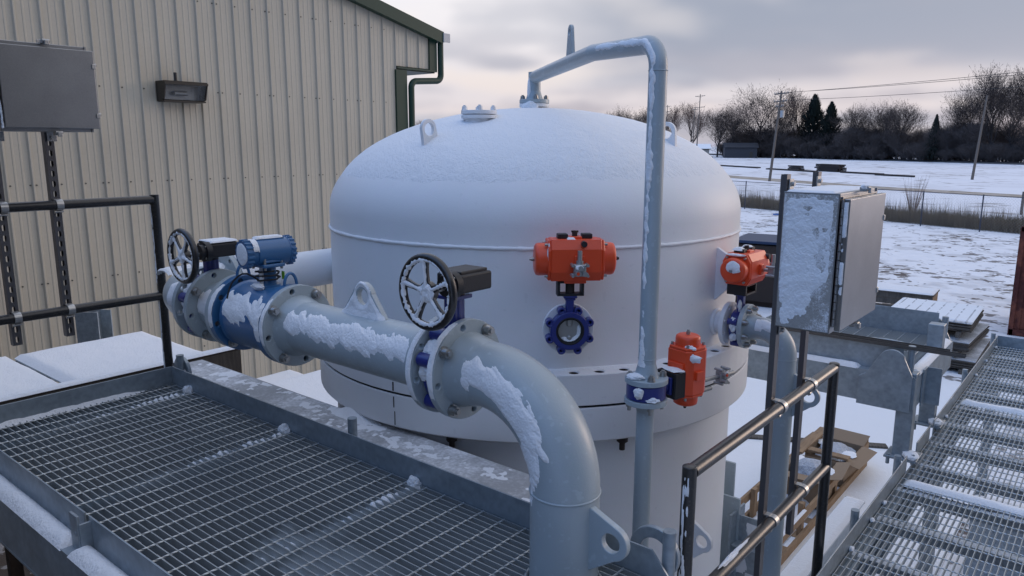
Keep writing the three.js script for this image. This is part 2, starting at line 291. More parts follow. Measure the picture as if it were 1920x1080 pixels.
// ------------------------------------------------------------------ setting
function sheet(name, m, outline, y, cell = 0) {   // flat ground sheet from an outline in x, z
  const s = new THREE.Shape(outline.map(([x, z]) => new THREE.Vector2(x, -z))); const g = new THREE.ShapeGeometry(s); g.rotateX(-Math.PI / 2); g.translate(0, y, 0); return struct(name, g, m);
}
{
  const g = new THREE.PlaneGeometry(1600, 1600); g.rotateX(-Math.PI / 2); g.translate(-120, 0, -220);
  struct('snowy_ground', g, M(WHT, 0.95, 0, { map: tYard, bumpMap: tYardB, bumpScale: 0.05 }));
}
const wob = (a, b, n, amp, seed) => { const o = []; for (let i = 0; i <= n; i++) { const t = i / n; o.push([lerp(a[0], b[0], t) + amp * (vn(i * 0.9, seed) - 0.5), lerp(a[1], b[1], t) + amp * (vn(i * 0.9, seed + 9) - 0.5)]); } return o; };
sheet('snow_field', M(WHT, 0.95, 0, { map: tField }), [...wob([-160, -58], [70, -50], 60, 1.2, 3), [120, -60], [140, -420], [-420, -420], [-300, -60]], 0.006);
sheet('gravel_road', M(WHT, 0.95, 0, { map: tRoad }), [[-190, -156], [-120, -129], [-47.3, -106.5], [-21.6, -88.6], [-7.6, -82.6], [60, -66], [60, -62.8], [-7.6, -78.6], [-21.6, -84.0], [-47.3, -100.2], [-120, -124], [-190, -150]], 0.012);
sheet('bare_mud', M(WHT, 0.95, 0, { map: tMud, bumpMap: tGrain, bumpScale: 0.01 }), [...wob([-10.6, -3.4], [-0.6, -2.7], 24, 0.5, 5), ...wob([0.8, -2.2], [0.9, 1.5], 10, 0.4, 6), [-0.5, 2.2], [-10.8, 2.2]], 0.010);
{
  // clean snow blown over the concrete apron behind the tank, a few dark joints and swept scraps
  const apron = struct('snowed_apron', snowSkin(120, 120, (u, v) => { const x = lerp(-9.5, -0.9, u), z = lerp(-16.5, -4.2, v), e = Math.min(u, 1 - u, v, 1 - v) * 9, n = fbm3(x * 0.9, 1.5, z * 0.9, 5); return { p: V3(x, 0.012, z), n: V3(0, 1, 0), t: 0.045 * (clamp(e * 1.6) - 0.9 * Math.pow(1 - clamp(e * 0.9), 2) * (n + 0.25)) + 0.012 * (n - 0.5) }; }), mat.snow);
}
function railTrack() {
  const a = V3(-160, 0, -312), b = V3(40, 0, -163), g = [];
  g.push(beamBox([a.x, 0.16, a.z], [b.x, 0.16, b.z], 4.2, 0.30));
  struct('track_ballast', g, M(L(0.10, 0.09, 0.085), 1));
  for (const o of [-0.72, 0.72]) { const n = V3(b.z - a.z, 0, -(b.x - a.x)).normalize().multiplyScalar(o); struct('railway_rail', beamBox([a.x + n.x, 0.43, a.z + n.z], [b.x + n.x, 0.43, b.z + n.z], 0.08, 0.19), mat.rustDark); }
}
railTrack();

// ------------------------------------------------------------------ metal building on the left
{
  const XW = -11.2, zc = -10.08, slope = 0.23, yAt = z => 6.686 + (z + 11.221) * slope;
  const b = thing('metal_building', 'tall beige ribbed metal building with dark green trim on the left', 'building');
  // one ribbed panel, 0.9144 wide: three trapezoid ribs and low swages, real folds
  const prof = []; for (let r = 0; r < 3; r++) { const o = r * 0.3048; for (const [z, h] of [[0.016, 0.030], [0.032, 0.030], [0.046, 0], [0.118, 0], [0.124, 0.0045], [0.142, 0.0045], [0.148, 0], [0.208, 0], [0.214, 0.0045], [0.232, 0.0045], [0.238, 0], [0.3060, 0]]) prof.push([o + z, h]); }
  function panel(z1, y0) {   // from z1 downwards in z
    const pos = [], P = prof;
    for (let i = 0; i < P.length - 1; i++) {
      const [a, ha] = P[i], [c, hc] = P[i + 1], za = z1 - a, zb = z1 - c;
      const A = [XW + ha, y0, za], B = [XW + hc, y0, zb], C = [XW + hc, yAt(zb) - 0.14, zb], D = [XW + ha, yAt(za) - 0.14, za];
      pos.push(...A, ...B, ...C, ...A, ...C, ...D);
    }
    const last = P[P.length - 1], A = [XW + last[1], y0, z1 - last[0]], B = [XW + 0.030, y0, z1 - 0.9144 - 0.016], C = [XW + 0.030, yAt(B[2]) - 0.14, B[2]], D = [XW, yAt(A[2]) - 0.14, A[2]];
    pos.push(...A, ...B, ...C, ...A, ...C, ...D);
    const g = new THREE.BufferGeometry(); g.setAttribute('position', new THREE.Float32BufferAttribute(pos, 3)); g.computeVertexNormals(); return g;
  }
  let z = zc + 0.9144 * 12;
  for (let i = 0; i < 12; i++) { mesh('wall_panel', panel(z, 0.15), mat.siding, b); z -= 0.9144; }
  mesh('wall_panel', panel(zc, 5.95), mat.siding, b);   // the short panel over the eave return
  // core walls behind the sheeting, plinth, roof
  const core = new THREE.Shape([new THREE.Vector2(-10.07, 0), new THREE.Vector2(10.07, 0), new THREE.Vector2(10.07, yAt(-10.07) - 0.2), new THREE.Vector2(0, yAt(0) - 0.2), new THREE.Vector2(-10.07, yAt(-10.07) - 0.2)]);
  mesh('wall', extr(core, 16).rotateY(-Math.PI / 2).translate(XW - 8.02, 0, 0), mat.siding, b);
  mesh('eave_soffit', [span(XW - 16, XW - 0.004, 5.88, 5.93, -11.16, zc + 0.02), span(XW - 16, XW - 0.01, 5.931, 6.52, -11.17, -11.13)], mat.green, b);
  mesh('plinth', span(XW - 15.9, XW + 0.02, 0, 0.15, -10.09, 10.09), M(L(0.3, 0.29, 0.28), 0.9), b);
  const rf = mesh('roof', [beamBox([XW - 8.05, yAt(-11.24) - 0.04, -11.24], [XW - 8.05, yAt(0) - 0.04, 0], 16.15, 0.06), beamBox([XW - 8.05, yAt(-11.24) - 0.04, 11.24], [XW - 8.05, yAt(0) - 0.04, 0], 16.15, 0.06)], mat.roof, b);
  mesh('rake_trim', [beamBox([XW + 0.10, yAt(-11.25) - 0.11, -11.25], [XW + 0.10, yAt(0) - 0.11, 0], 0.13, 0.22)], mat.green, b);
  mesh('corner_trim', [span(XW - 0.12, XW + 0.045, 0.1, 5.88, zc - 0.28, zc + 0.0)], mat.green, b);
  mesh('corner_trim', [span(XW - 0.1, XW + 0.04, 5.935, 6.56, -11.19, -10.985)], mat.green, b);
  mesh('soffit_trim', [span(XW - 0.02, XW + 0.05, 5.90, 5.934, -11.18, zc - 0.03)], mat.green, b);
  const gut = mesh('gutter', [span(XW - 16, XW + 0.15, 6.50, 6.64, -11.40, -11.26)], mat.green, b);
  mesh('gutter_end', rbox(0.03, 0.17, 0.18, XW + 0.17, 6.57, -11.34, 0.006, 1), M(L(0.5, 0.5, 0.5), 0.5), b);
  const dsp = route([[XW + 0.05, 6.52, -11.28], [XW + 0.05, 5.74, -11.28], [XW + 0.05, 5.68, -10.46], [XW + 0.05, 0.2, -10.44]], 0.13, 8);
  mesh('downspout', sweep(dsp, 0.062, 12), mat.green, b);
  // screws along the girts
  const sg = boxUV(cyl(0.011, 0.012, 'x', 0, 0, 0, 6)), pts = [];
  let k = 0; for (let zz = zc + 0.9144 * 12; zz > zc + 0.1; zz -= 0.3048, k++) for (let y = 1.3; y < yAt(zz) - 0.3; y += 1.32) { pts.push([zz - 0.062, y]); if (k % 3 === 0) pts.push([zz + 0.012, y]); }
  const im = new THREE.InstancedMesh(sg, M(L(0.10, 0.10, 0.095), 0.5, 0.4), pts.length); const mm = new THREE.Matrix4();
  pts.forEach(([zz, y], i) => im.setMatrixAt(i, mm.makeTranslation(XW + 0.005, y, zz))); im.name = 'screw_rows'; im.userData.kind = 'stuff'; b.add(im);
  // wall pack lamp
  const w = thing('wall_lamp', 'dark bronze wall pack lamp with glass front on the beige siding', 'lamp', null, [XW + 0.032, 5.09, -5.75]);
  const hs = new THREE.Shape([[0, 0], [0.05, -0.01], [0.20, 0.03], [0.27, 0.235], [0.25, 0.265], [0.0, 0.285]].map(a => new THREE.Vector2(...a)));
  for (const s of [-0.325, 0.31]) mesh('side_plate', extr(hs, 0.02, 0.003).translate(0, 0, s), mat.bronze, w);
  mesh('housing', [box(0.26, 0.02, 0.66, 0.13, 0.275, -0.006), box(0.02, 0.28, 0.66, 0.012, 0.14, -0.006), box(0.20, 0.02, 0.64, 0.10, 0.002, -0.006), box(0.03, 0.03, 0.66, 0.268, 0.25, -0.006)], mat.bronze, w);
  mesh('lens', [box(0.008, 0.225, 0.60, 0, 0, 0).rotateZ(-0.33).translate(0.225, 0.13, -0.006)], mat.glass, w);
  mesh('reflector', [box(0.01, 0.22, 0.60, 0.045, 0.14, -0.006), box(0.12, 0.01, 0.60, 0.1, 0.235, -0.006), cyl(0.035, 0.2, 'z', 0.11, 0.12, 0.02, 14)], mat.lampIn, w);
  mesh('photocell', [cyl(0.022, 0.13, 'y', 0.10, 0.35, 0.07, 12), cyl(0.035, 0.02, 'y', 0.10, 0.29, 0.07, 12)], mat.plastic, w);
}

{
  // unseen wing-like block, added behind the camera to keep sky off the left platform
  const b = thing('added_rear_blocker', 'added dark block, out of view behind the left platform, keeping the sky off it', 'building');
  mesh('wall', [span(-10.2, -0.9, 0, 6.4, 2.3, 9)], M(L(0.11, 0.115, 0.115), 0.6), b); mesh('roof', [span(-10.2, -0.6, 6.4, 6.55, 1.9, 9.2)], mat.roof, b); mesh('door', [span(-6, -3.6, 0, 2.6, 2.25, 2.295)], mat.green, b);
}
{
  // unseen dark block, added for the left cabinet to mirror and close off sky
  const b = thing('added_side_blocker', 'added dark shed-like block out of view right of the walkway, closing off the sky', 'building');
  mesh('wall', [span(9.5, 24, 0, 11.0, -7, 16)], M(L(0.045, 0.05, 0.048), 0.6), b);
  mesh('roof', [span(9.2, 24.3, 11.0, 11.2, -7.3, 16.3)], mat.roof, b); mesh('door', [span(9.45, 9.495, 0, 4.2, -3, 2)], mat.green, b);
}
// ------------------------------------------------------------------ white pressure tank
const TX = -2.837, TZ = -3.66, TR = 1.219, YS = 4.035, YH = YS + 0.09, HB = 0.565, HE = 1;   // axis, shell radius, head seam, head height
const tank = thing('pressure_tank', 'large white domed steel pressure tank with snow on its top', 'tank', null, [TX, 0, TZ]);
{
  const lathe = (pts, seg = 128) => new THREE.LatheGeometry(pts.map(p => new THREE.Vector2(...p)), seg);
  mesh('lower_shell', lathe([[0.001, 0.30], [1.0, 0.30], [1.18, 0.42], [TR, 0.62], [TR, 3.125]]), mat.white, tank);
  mesh('skirt', lathe([[1.26, 0], [1.26, 0.02], [1.12, 0.02], [1.12, 0.5]], 64), mat.white, tank);
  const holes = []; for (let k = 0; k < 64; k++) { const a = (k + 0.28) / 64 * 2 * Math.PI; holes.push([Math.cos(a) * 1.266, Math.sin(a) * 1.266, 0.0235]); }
  mesh('girth_flange', [extr(ring(1.31, TR - 0.02, holes), 0.152, 0.004, 40).rotateX(-Math.PI / 2).translate(0, 3.374, 0)], mat.white, tank, 'upper bolting flange with open holes');
  mesh('girth_flange', [lathe([[TR - 0.01, 3.115], [1.300, 3.115], [1.310, 3.125], [1.310, 3.282], [1.306, 3.286], [TR - 0.01, 3.286]])], mat.white, tank);
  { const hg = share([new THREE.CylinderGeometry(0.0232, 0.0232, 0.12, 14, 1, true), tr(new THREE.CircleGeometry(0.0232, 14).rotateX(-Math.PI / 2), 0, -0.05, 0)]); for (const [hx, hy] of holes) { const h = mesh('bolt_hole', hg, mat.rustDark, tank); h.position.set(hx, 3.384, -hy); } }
  mesh('gasket', lathe([[TR, 3.284], [1.298, 3.284], [1.298, 3.300], [TR, 3.300]]), mat.rubber, tank);
  mesh('upper_shell', lathe([[TR, 3.44], [TR, YH]]), mat.white, tank);
  const hp = []; for (let i = 0; i <= 60; i++) { const a = i / 60 * Math.PI / 2; hp.push([Math.max(0.001, TR * Math.pow(Math.cos(a), HE)), YH + HB * Math.pow(Math.sin(a), HE)]); }
  mesh('domed_head', lathe(hp), mat.white, tank);
  // weld bead, uneven
  const wp = []; for (let i = 0; i <= 360; i++) { const a = i / 360 * 2 * Math.PI; wp.push(V3(Math.cos(a) * (TR + 0.001), YS - 0.01 + 0.002 * (vn(i * 0.5, 3) - 0.5), Math.sin(a) * (TR + 0.001))); }
  mesh('weld_bead', sweep(wp, t => 0.0085 + 0.004 * (vn(t * 420, 9) - 0.5), 8, false), mat.white, tank);
  // studs left in the lower flange
  for (const a of [70, 32]) { const c = Math.cos(a * R) * 1.266, s = Math.sin(a * R) * 1.266; mesh('stud', [cyl(0.014, 0.07, 'y', c, 3.08, s, 12), tr(new THREE.CylinderGeometry(0.027, 0.027, 0.028, 6), c, 3.10, s)], mat.rustDark, tank); }
  // dark marks where the coating was missed across the bolting flanges
  for (const [a, ya, yb] of [[83.4, 3.36, 3.42], [83.6, 3.305, 3.35], [83.5, 3.22, 3.275], [83.3, 3.13, 3.20], [90, 3.395, 3.405], [91.2, 3.40, 3.406]]) mesh('bare_mark', box(0.004, yb - ya, 0.004 + 0.004 * h3(a * 10 | 0, 2, 3)).translate(1.3095, (ya + yb) / 2, 0).rotateY(-a * R), mat.rustDark, tank);
  // nozzles
  const nozzle = (az, y, r, len, od, t, n, bcd, hd) => {
    const g = new THREE.Group(); g.rotation.y = -az; const r0 = TR - 0.03;
    mesh('nozzle', [orient(cyl(r, len, 'z', 0, 0, 0, 32), 'x').translate(r0 + len / 2, y, 0), orient(tr(new THREE.TorusGeometry(r + 0.004, 0.011, 8, 40), 0, 0, 0), 'x').translate(TR + 0.006, y, 0), orient(flange(od, r * 1.9, t, n, bcd, hd), 'x').translate(r0 + len, y, 0)].map(q => q.rotateY(-az)), mat.white, tank);
    return r0 + len;
  };
  nozzle(45.6 * R, 3.69, 0.057, 0.185, 0.229, 0.024, 8, 0.19, 0.019);
  nozzle(0, 3.583, 0.057, 0.105, 0.229, 0.024, 8, 0.19, 0.019);
  // tangential eight-inch nozzle towards +z
  mesh('nozzle', [cyl(0.1095, 0.75, 'z', -3.80 - TX, 3.748, -2.54 - TZ, 40), flange(0.343, 0.2, 0.028, 8, 0.298, 0.022).translate(-3.80 - TX, 3.748, -2.171 - TZ)], mat.white, tank);
  // blind flange on the head
  const bx = -2.735 - TX, bz = -3.05 - TZ;
  mesh('nozzle', [cyl(0.076, 0.12, 'y', bx, 4.585, bz, 32)], mat.white, tank);
  const bf = mesh('blind_flange', [orient(flange(0.19, 0, 0.02, 4, 0.152, 0.016), 'y').translate(bx, 4.66, bz), orient(flange(0.19, 0.12, 0.018, 4, 0.152, 0.016), 'y').translate(bx, 4.637, bz)], mat.white, tank);
  for (let k = 0; k < 4; k++) { const a = (k + 0.5) / 4 * 2 * Math.PI; mesh('bolt', orient(mergeGeometries(hexBolt(0.027).map(boxUV)), 'y').translate(bx + Math.cos(a) * 0.076, 4.67, bz + Math.sin(a) * 0.076), mat.white, bf); }
  // top nozzle
  mesh('nozzle', [cyl(0.04, 0.08, 'y', 0, 4.70, 0, 28), orient(flange(0.178, 0.07, 0.02, 4, 0.14, 0.016), 'y').translate(0, 4.722, 0)], mat.white, tank);
  // lifting eyes on the head
  mesh('lifting_lug', lugPlate(0.112, 0.095, 0.052, 0.032, 0.020).rotateY(Math.PI / 2).rotateX(0.2).translate(-2.80 - TX, 4.475, -2.755 - TZ), mat.white, tank);
  mesh('lifting_lug', lugPlate(0.15, 0.085, 0.054, 0.033, 0.022).rotateZ(-0.2).translate(-1.95 - TX, 4.475, 0.03), mat.white, tank);
  // trailing lugs on the side
  mesh('side_lug', lugPlate(0.27, 0.075, 0.065, 0.034, 0.022, -0.02).rotateZ(-Math.PI / 2).translate(TR, 3.84, 0.02), mat.white, tank);
  mesh('side_lug', lugPlate(0.24, 0.075, 0.060, 0.034, 0.022, -0.02).rotateZ(-Math.PI / 2).rotateY(-8 * R).translate(TR - 0.005, 2.40, 0.16), mat.white, tank);
  // base gussets seen at the foot on the right
  mesh('foot_plate', [span(0.55, 0.975, 0.05, 2.06, -1.14, -1.12), span(0.70, 0.86, 0.05, 2.24, -1.30, -1.28)], mat.grey, tank);
  // snow: deep on the crown, thinning and breaking up down the head
  mesh('snow_cover', snowSkin(150, 260, (u, v) => {
    const a = v * 2 * Math.PI, ph = Math.PI / 2 - u * 1.44, cr = Math.pow(Math.cos(ph), HE), sy = Math.pow(Math.sin(ph), HE), x = TR * cr * Math.cos(a), z = TR * cr * Math.sin(a), y = YH + HB * sy, q = 2 / HE - 1;
    const nr = Math.pow(cr, q) / TR, n = V3(nr * Math.cos(a), Math.pow(sy, q) / HB, nr * Math.sin(a)).normalize(), k = fbm3(x * 2.3, y * 2, z * 2.3, 4), f = fbm3(x * 17, y * 17, z * 17, 3), lee = 0.10 * (z / TR);
    return { p: V3(x, y, z), n, t: 0.016 * (1 - Math.pow(u, 3)) + 0.004 * (f - 0.5) + 0.006 * (k - 0.5) * sstep(0.5, 0.9, u) + 0.02 * lee * sstep(0.2, 0.8, u) - 0.013 * sstep(0.62, 1.0, u) };
  }), mat.snow, tank);
  mesh('flange_snow', snowSkin(360, 6, (u, v) => { const a = u * 2 * Math.PI, r = lerp(TR - 0.004, 1.243, v); const k = fbm3(Math.cos(a) * 9, 3, Math.sin(a) * 9, 4); return { p: V3(Math.cos(a) * r, 3.4505, Math.sin(a) * r), n: V3(0, 1, 0), t: (0.020 * sstep(1.243, TR + 0.002, r) * (k * 1.6 - 0.25) - 0.003) * (Math.cos(a - 1.0) > 0.1 ? 1 : 0.4) }; }), mat.snowFine, tank);
}

// ------------------------------------------------------------------ eight-inch pipe run along x
const PY = 3.748, PZ = -1.80, PR = 0.1095;
const fl8 = () => flange(0.343, 0.205, 0.028, 8, 0.298, 0.024, 0.22).rotateY(Math.PI / 2);
const neck8 = (x0, x1, r0, r1) => { const g = new THREE.CylinderGeometry(r1, r0, Math.abs(x1 - x0), 48, 1, true); g.rotateZ(-Math.PI / 2); return tr(g, (x0 + x1) / 2, 0, 0); };
const bolt8 = share(hexBolt(0.034).map(g => g.rotateY(Math.PI / 2)));          // head towards +x
const bolt8n = share(hexBolt(0.034).map(g => g.rotateY(-Math.PI / 2)));
function boltsOn(parent, x, ks, plus, snowy = true) {
  for (const k of ks) { const a = (k + 0.22) / 8 * 2 * Math.PI, b = mesh('bolt', plus ? bolt8 : bolt8n, mat.steelBolt, parent); b.position.set(x, PY + Math.sin(a) * 0.149, PZ - Math.cos(a) * 0.149); if (snowy && Math.cos(a) < 0.35 && k % 2 === 0) mesh('bolt_snow', lump(x + (plus ? 0.012 : -0.012), PY + Math.sin(a) * 0.149 + 0.017, PZ - Math.cos(a) * 0.149 + 0.006, 0.012, 0.012, 0.014, k, 0.3, 2), mat.snowFine, parent); }
}
// frost driven against the +z side of a pipe: c(u) centre angle from +z, w(u) half width, in degrees
function frostOn(pts, r, c, w, depth, seed, arc = 130, nu = 260, nv = 90, feather = 10) {
  const F = frames(pts), len = [0]; for (let i = 1; i < pts.length; i++) len.push(len[i - 1] + pts[i].distanceTo(pts[i - 1])); const tot = len[len.length - 1];
  return snowSkin(nu, nv, (u, v) => {
    const s = u * tot; let i = 0; while (i < pts.length - 2 && len[i + 1] < s) i++; const f = (s - len[i]) / Math.max(1e-6, len[i + 1] - len[i]);
    const p = pts[i].clone().lerp(pts[i + 1], f), N = F.N[i].clone().lerp(F.N[i + 1], f).normalize(), B = F.B[i].clone().lerp(F.B[i + 1], f).normalize();
    const deg = (v - 0.5) * 2 * arc, a = -deg * R, n = N.clone().multiplyScalar(Math.cos(a)).addScaledVector(B, Math.sin(a));
    const q = p.clone().addScaledVector(n, r), k = fbm3(q.x * 26 + seed, q.y * 26 + deg * 0.012, q.z * 26, 4), st = fbm3(q.x * 30 + q.y * 24 + seed, q.y * 22 + q.x * 9, q.z * 22 + 3, 5), big = fbm3(q.x * 7 + seed, q.y * 7, q.z * 7, 3);
    const d = Math.abs(deg - c(u)), t = (w(u) + feather * 4.6 * (st - 0.5) + feather * 3.0 * (big - 0.5) - d) / feather;
    return { p: q, n, t: depth * (clamp(t, -0.6, 1.2) * 0.5 + (k - 0.5) * 1.0 * clamp(t + 0.6)) };
  });
}
const line = (a, b, n = 30) => { const o = []; for (let i = 0; i <= n; i++) o.push(V3(...a).lerp(V3(...b), i / n)); return o; };
const at8 = list => list.map(g => tr(g, 0, PY, PZ));
{
  // straight spool with the lifting lug
  const s = thing('pipe_spool', 'grey flanged pipe spool with a lifting lug and a streak of blown snow', 'pipe', 'grey pipework');
  mesh('pipe', at8([neck8(-2.57, -1.87, PR, PR)]), mat.grey, s);
  mesh('flange', at8([fl8().translate(-2.644, 0, 0), neck8(-2.63, -2.565, 0.128, PR)]), mat.grey, s);
  mesh('flange', at8([fl8().translate(-1.781, 0, 0), neck8(-1.88, -1.795, PR, 0.128)]), mat.grey, s);
  const lg = mesh('lifting_lug', lugPlate(0.24, 0.075, 0.056, 0.031, 0.024).translate(-2.20, PY + PR - 0.004, PZ), mat.grey, s);
  mesh('lug_snow', snowSkin(60, 60, (u, v) => { const x = lerp(-0.13, 0.13, u), y = lerp(-0.03, 0.145, v), k = fbm3(x * 30, y * 30, 3, 4), hole = Math.hypot(x, y - 0.075), wid = y < 0.08 ? lerp(0.125, 0.056, clamp(y / 0.08)) : Math.sqrt(Math.max(0, 0.056 * 0.056 - (y - 0.075) ** 2)); return { p: V3(-2.20 + x, PY + PR + y, PZ + 0.0125), n: V3(0, 0, 1), t: Math.min(0.006, 0.45 * (wid - 0.007 - Math.abs(x)), 0.45 * (hole - 0.037)) + 0.006 * (k - 0.55) + (y < 0.02 ? 0.012 * (1 - (y + 0.03) / 0.05) * (wid > Math.abs(x) ? 1 : 0) : 0) }; }), mat.snowFine, lg);
  boltsOn(s, -2.63, [1, 3, 5, 7], true);
  mesh('snow_streak', frostOn(line([-2.615, PY, PZ], [-1.80, PY, PZ]), PR, u => lerp(28, 20, u), () => 25, 0.006, 3, 100, 560, 170, 9), mat.snowFine, s);
  mesh('flange_snow', snowSkin(6, 60, (u, v) => { const a = lerp(-35, 70, v) * R, x = lerp(-1.794, -1.769, u); const k = fbm3(x * 40, a * 6, 2, 3); return { p: V3(x, PY + Math.sin(a) * 0.1715, PZ + Math.cos(a) * 0.1715), n: V3(0, Math.sin(a), Math.cos(a)), t: 0.007 * Math.sin(v * Math.PI) + 0.006 * (k - 0.5) - (u === 0 || u === 1 ? 0.004 : 0) }; }), mat.snowFine, s);
  mesh('flange_snow', snowSkin(6, 60, (u, v) => { const a = lerp(-20, 50, v) * R, x = lerp(-2.656, -2.633, u); const k = fbm3(x * 40, a * 6, 8, 3); return { p: V3(x, PY + Math.sin(a) * 0.1715, PZ + Math.cos(a) * 0.1715), n: V3(0, Math.sin(a), Math.cos(a)), t: 0.006 * Math.sin(v * Math.PI) + 0.006 * (k - 0.5) - (u === 0 || u === 1 ? 0.004 : 0) }; }), mat.snowFine, s);
}
{
  // long-radius elbow that turns down through the platform
  const s = thing('pipe_elbow', 'large grey pipe elbow turning down in the foreground, snow along its side', 'pipe', 'grey pipework');
  const path = route([[-1.60, PY, PZ], [-1.262, PY, PZ], [-1.262, 2.2, PZ]], 0.305, 28);
  const dense = []; for (let i = 0; i < path.length - 1; i++) { const n = Math.max(1, Math.round(path[i].distanceTo(path[i + 1]) / 0.03)); for (let k = 0; k < n; k++) dense.push(path[i].clone().lerp(path[i + 1], k / n)); } dense.push(path[path.length - 1]);
  mesh('pipe', sweep(dense, PR, 56), mat.grey, s);
  mesh('flange', at8([fl8().translate(-1.681, 0, 0), neck8(-1.667, -1.585, 0.128, PR)]), mat.grey, s);
  mesh('weld_bead', tr(new THREE.TorusGeometry(PR + 0.0005, 0.0035, 8, 64).rotateX(Math.PI / 2), -1.262, PY - 0.312, PZ), mat.grey, s);
  boltsOn(s, -1.667, [1, 3, 5, 7], true, false);
  mesh('lifting_lug', lugPlate(0.205, 0.078, 0.056, 0.031, 0.024, -0.012).rotateZ(-Math.PI / 2).translate(-1.262 + PR - 0.004, 3.315, PZ + 0.01), mat.grey, s);
  mesh('snow_streak', frostOn(dense.filter(p => p.y > 3.28), PR, u => lerp(16, -40, sstep(0.12, 0.95, u)), u => lerp(23, 18, u) * (u > 0.70 ? 1 - sstep(0.70, 1.0, u) * 1.9 : 1), 0.006, 8, 100, 600, 170, 9), mat.snowFine, s);
  mesh('flange_snow', snowSkin(6, 60, (u, v) => { const a = lerp(-25, 75, v) * R, x = lerp(-1.694, -1.669, u); const k = fbm3(x * 40, a * 6, 5, 3); return { p: V3(x, PY + Math.sin(a) * 0.1715, PZ + Math.cos(a) * 0.1715), n: V3(0, Math.sin(a), Math.cos(a)), t: 0.007 * Math.sin(v * Math.PI) + 0.007 * (k - 0.5) - (u === 0 || u === 1 ? 0.004 : 0) }; }), mat.snowFine, s);
}
{
  // short spool between flow meter and the far valve
  const s = thing('pipe_spool', 'short grey flanged spool between the blue flow meter and the far handwheel valve', 'pipe', 'grey pipework');
  mesh('pipe', at8([neck8(-3.245, -3.08, 0.117, 0.117)]), mat.grey, s);
  mesh('flange', at8([fl8().translate(-3.071, 0, 0)]), mat.grey, s); mesh('flange', at8([fl8().translate(-3.257, 0, 0)]), mat.grey, s);
  boltsOn(s, -3.243, [1, 3, 5, 7], true);
  mesh('snow_streak', frostOn(line([-3.24, PY, PZ], [-3.09, PY, PZ]), 0.117, () => 20, () => 30, 0.007, 5, 110, 60, 90), mat.snowFine, s);
  // elbow that turns to the tank nozzle
  const e = thing('pipe_elbow', 'grey pipe elbow at the far end of the run, beside the black railing post', 'pipe', 'grey pipework');
  const path = route([[-3.42, PY, PZ], [-3.80, PY, PZ], [-3.80, PY, -2.13]], 0.305, 24);
  mesh('pipe', sweep(path, PR, 48), mat.grey, e);
  mesh('flange', at8([fl8().translate(-3.366, 0, 0), neck8(-3.455, -3.38, PR, 0.126)]), mat.grey, e);
  mesh('flange', flange(0.343, 0.205, 0.028, 8, 0.298, 0.024, 0.22).translate(-3.80, PY, -2.139), mat.grey, e);
  mesh('snow_streak', [frostOn(line([-3.54, PY, PZ], [-3.39, PY, PZ]), PR, () => 22, () => 26, 0.007, 6, 110, 50, 80), snowSkin(40, 40, (u, v) => { const a = lerp(35, 150, v) * R, z = lerp(-2.12, -1.80, u), k = fbm3(u * 7, v * 7, 4, 4); return { p: V3(-3.80 + Math.cos(a) * PR, PY + Math.sin(a) * PR, z), n: V3(Math.cos(a), Math.sin(a), 0), t: 0.012 * (Math.sin(v * Math.PI) - 0.35) + 0.02 * (k - 0.5) - (u > 0.98 || u < 0.02 ? 0.01 : 0) }; })], mat.snowFine, e);
}
// handwheel, front towards +z, centred
function handwheel(parent, x, y, z, turn, seed) {
  const w = new THREE.Group(); const rad = 0.124, out = [];
  out.push(new THREE.TorusGeometry(rad - 0.013, 0.0125, 14, 72).scale(1, 1, 1.15));
  out.push(new THREE.TorusGeometry(rad - 0.020, 0.0065, 8, 72).translate(0, 0, -0.004));
  for (let k = 0; k < 5; k++) {
    const a = turn + k / 5 * 2 * Math.PI, c = Math.cos(a), s = Math.sin(a);
    const sh = new THREE.Shape(); sh.moveTo(0.024, -0.013); sh.quadraticCurveTo(0.055, -0.005, rad - 0.017, -0.017); sh.lineTo(rad - 0.017, 0.017); sh.quadraticCurveTo(0.055, 0.005, 0.024, 0.013);
    out.push(extr(sh, 0.012, 0.002, 6).rotateZ(a).translate(0, 0, -0.002));
  }
  out.push(cyl(0.033, 0.020, 'z', 0, 0, -0.006, 24), cyl(0.022, 0.034, 'z', 0, 0, -0.012, 20));
  out.forEach(g => g.translate(x, y, z));
  const hw = mesh('handwheel', out, mat.black, parent);
  // snow stuck to the face
  const sn = [];
  const rp = []; for (let i = 0; i <= 120; i++) { const a = i / 120 * 2 * Math.PI, k = vn(i * 0.8, seed); rp.push(V3(x + Math.cos(a) * (rad - 0.0205), y + Math.sin(a) * (rad - 0.0205), z + 0.0075 + 0.002 * (k - 0.5))); }
  sn.push(sweep(rp, t => 0.0066 + 0.011 * (fbm3(t * 90, seed, 2, 3) - 0.5), 7, false));
  for (let k = 0; k < 5; k++) { const a = turn + k / 5 * 2 * Math.PI, pp = []; for (let i = 0; i <= 12; i++) { const r = lerp(0.01, rad - 0.022, i / 12); pp.push(V3(x + Math.cos(a) * r, y + Math.sin(a) * r, z + 0.0045)); } sn.push(sweep(pp, t => (0.012 - 0.006 * Math.sin(t * Math.PI)) * (0.6 + 0.8 * vn(t * 12, seed + k * 3.3)), 7)); }
  sn.push(lump(x, y, z + 0.004, 0.030, 0.032, 0.011, seed, 0.3, 3));
  mesh('wheel_snow', sn, mat.snowFine, hw);
  return hw;
}
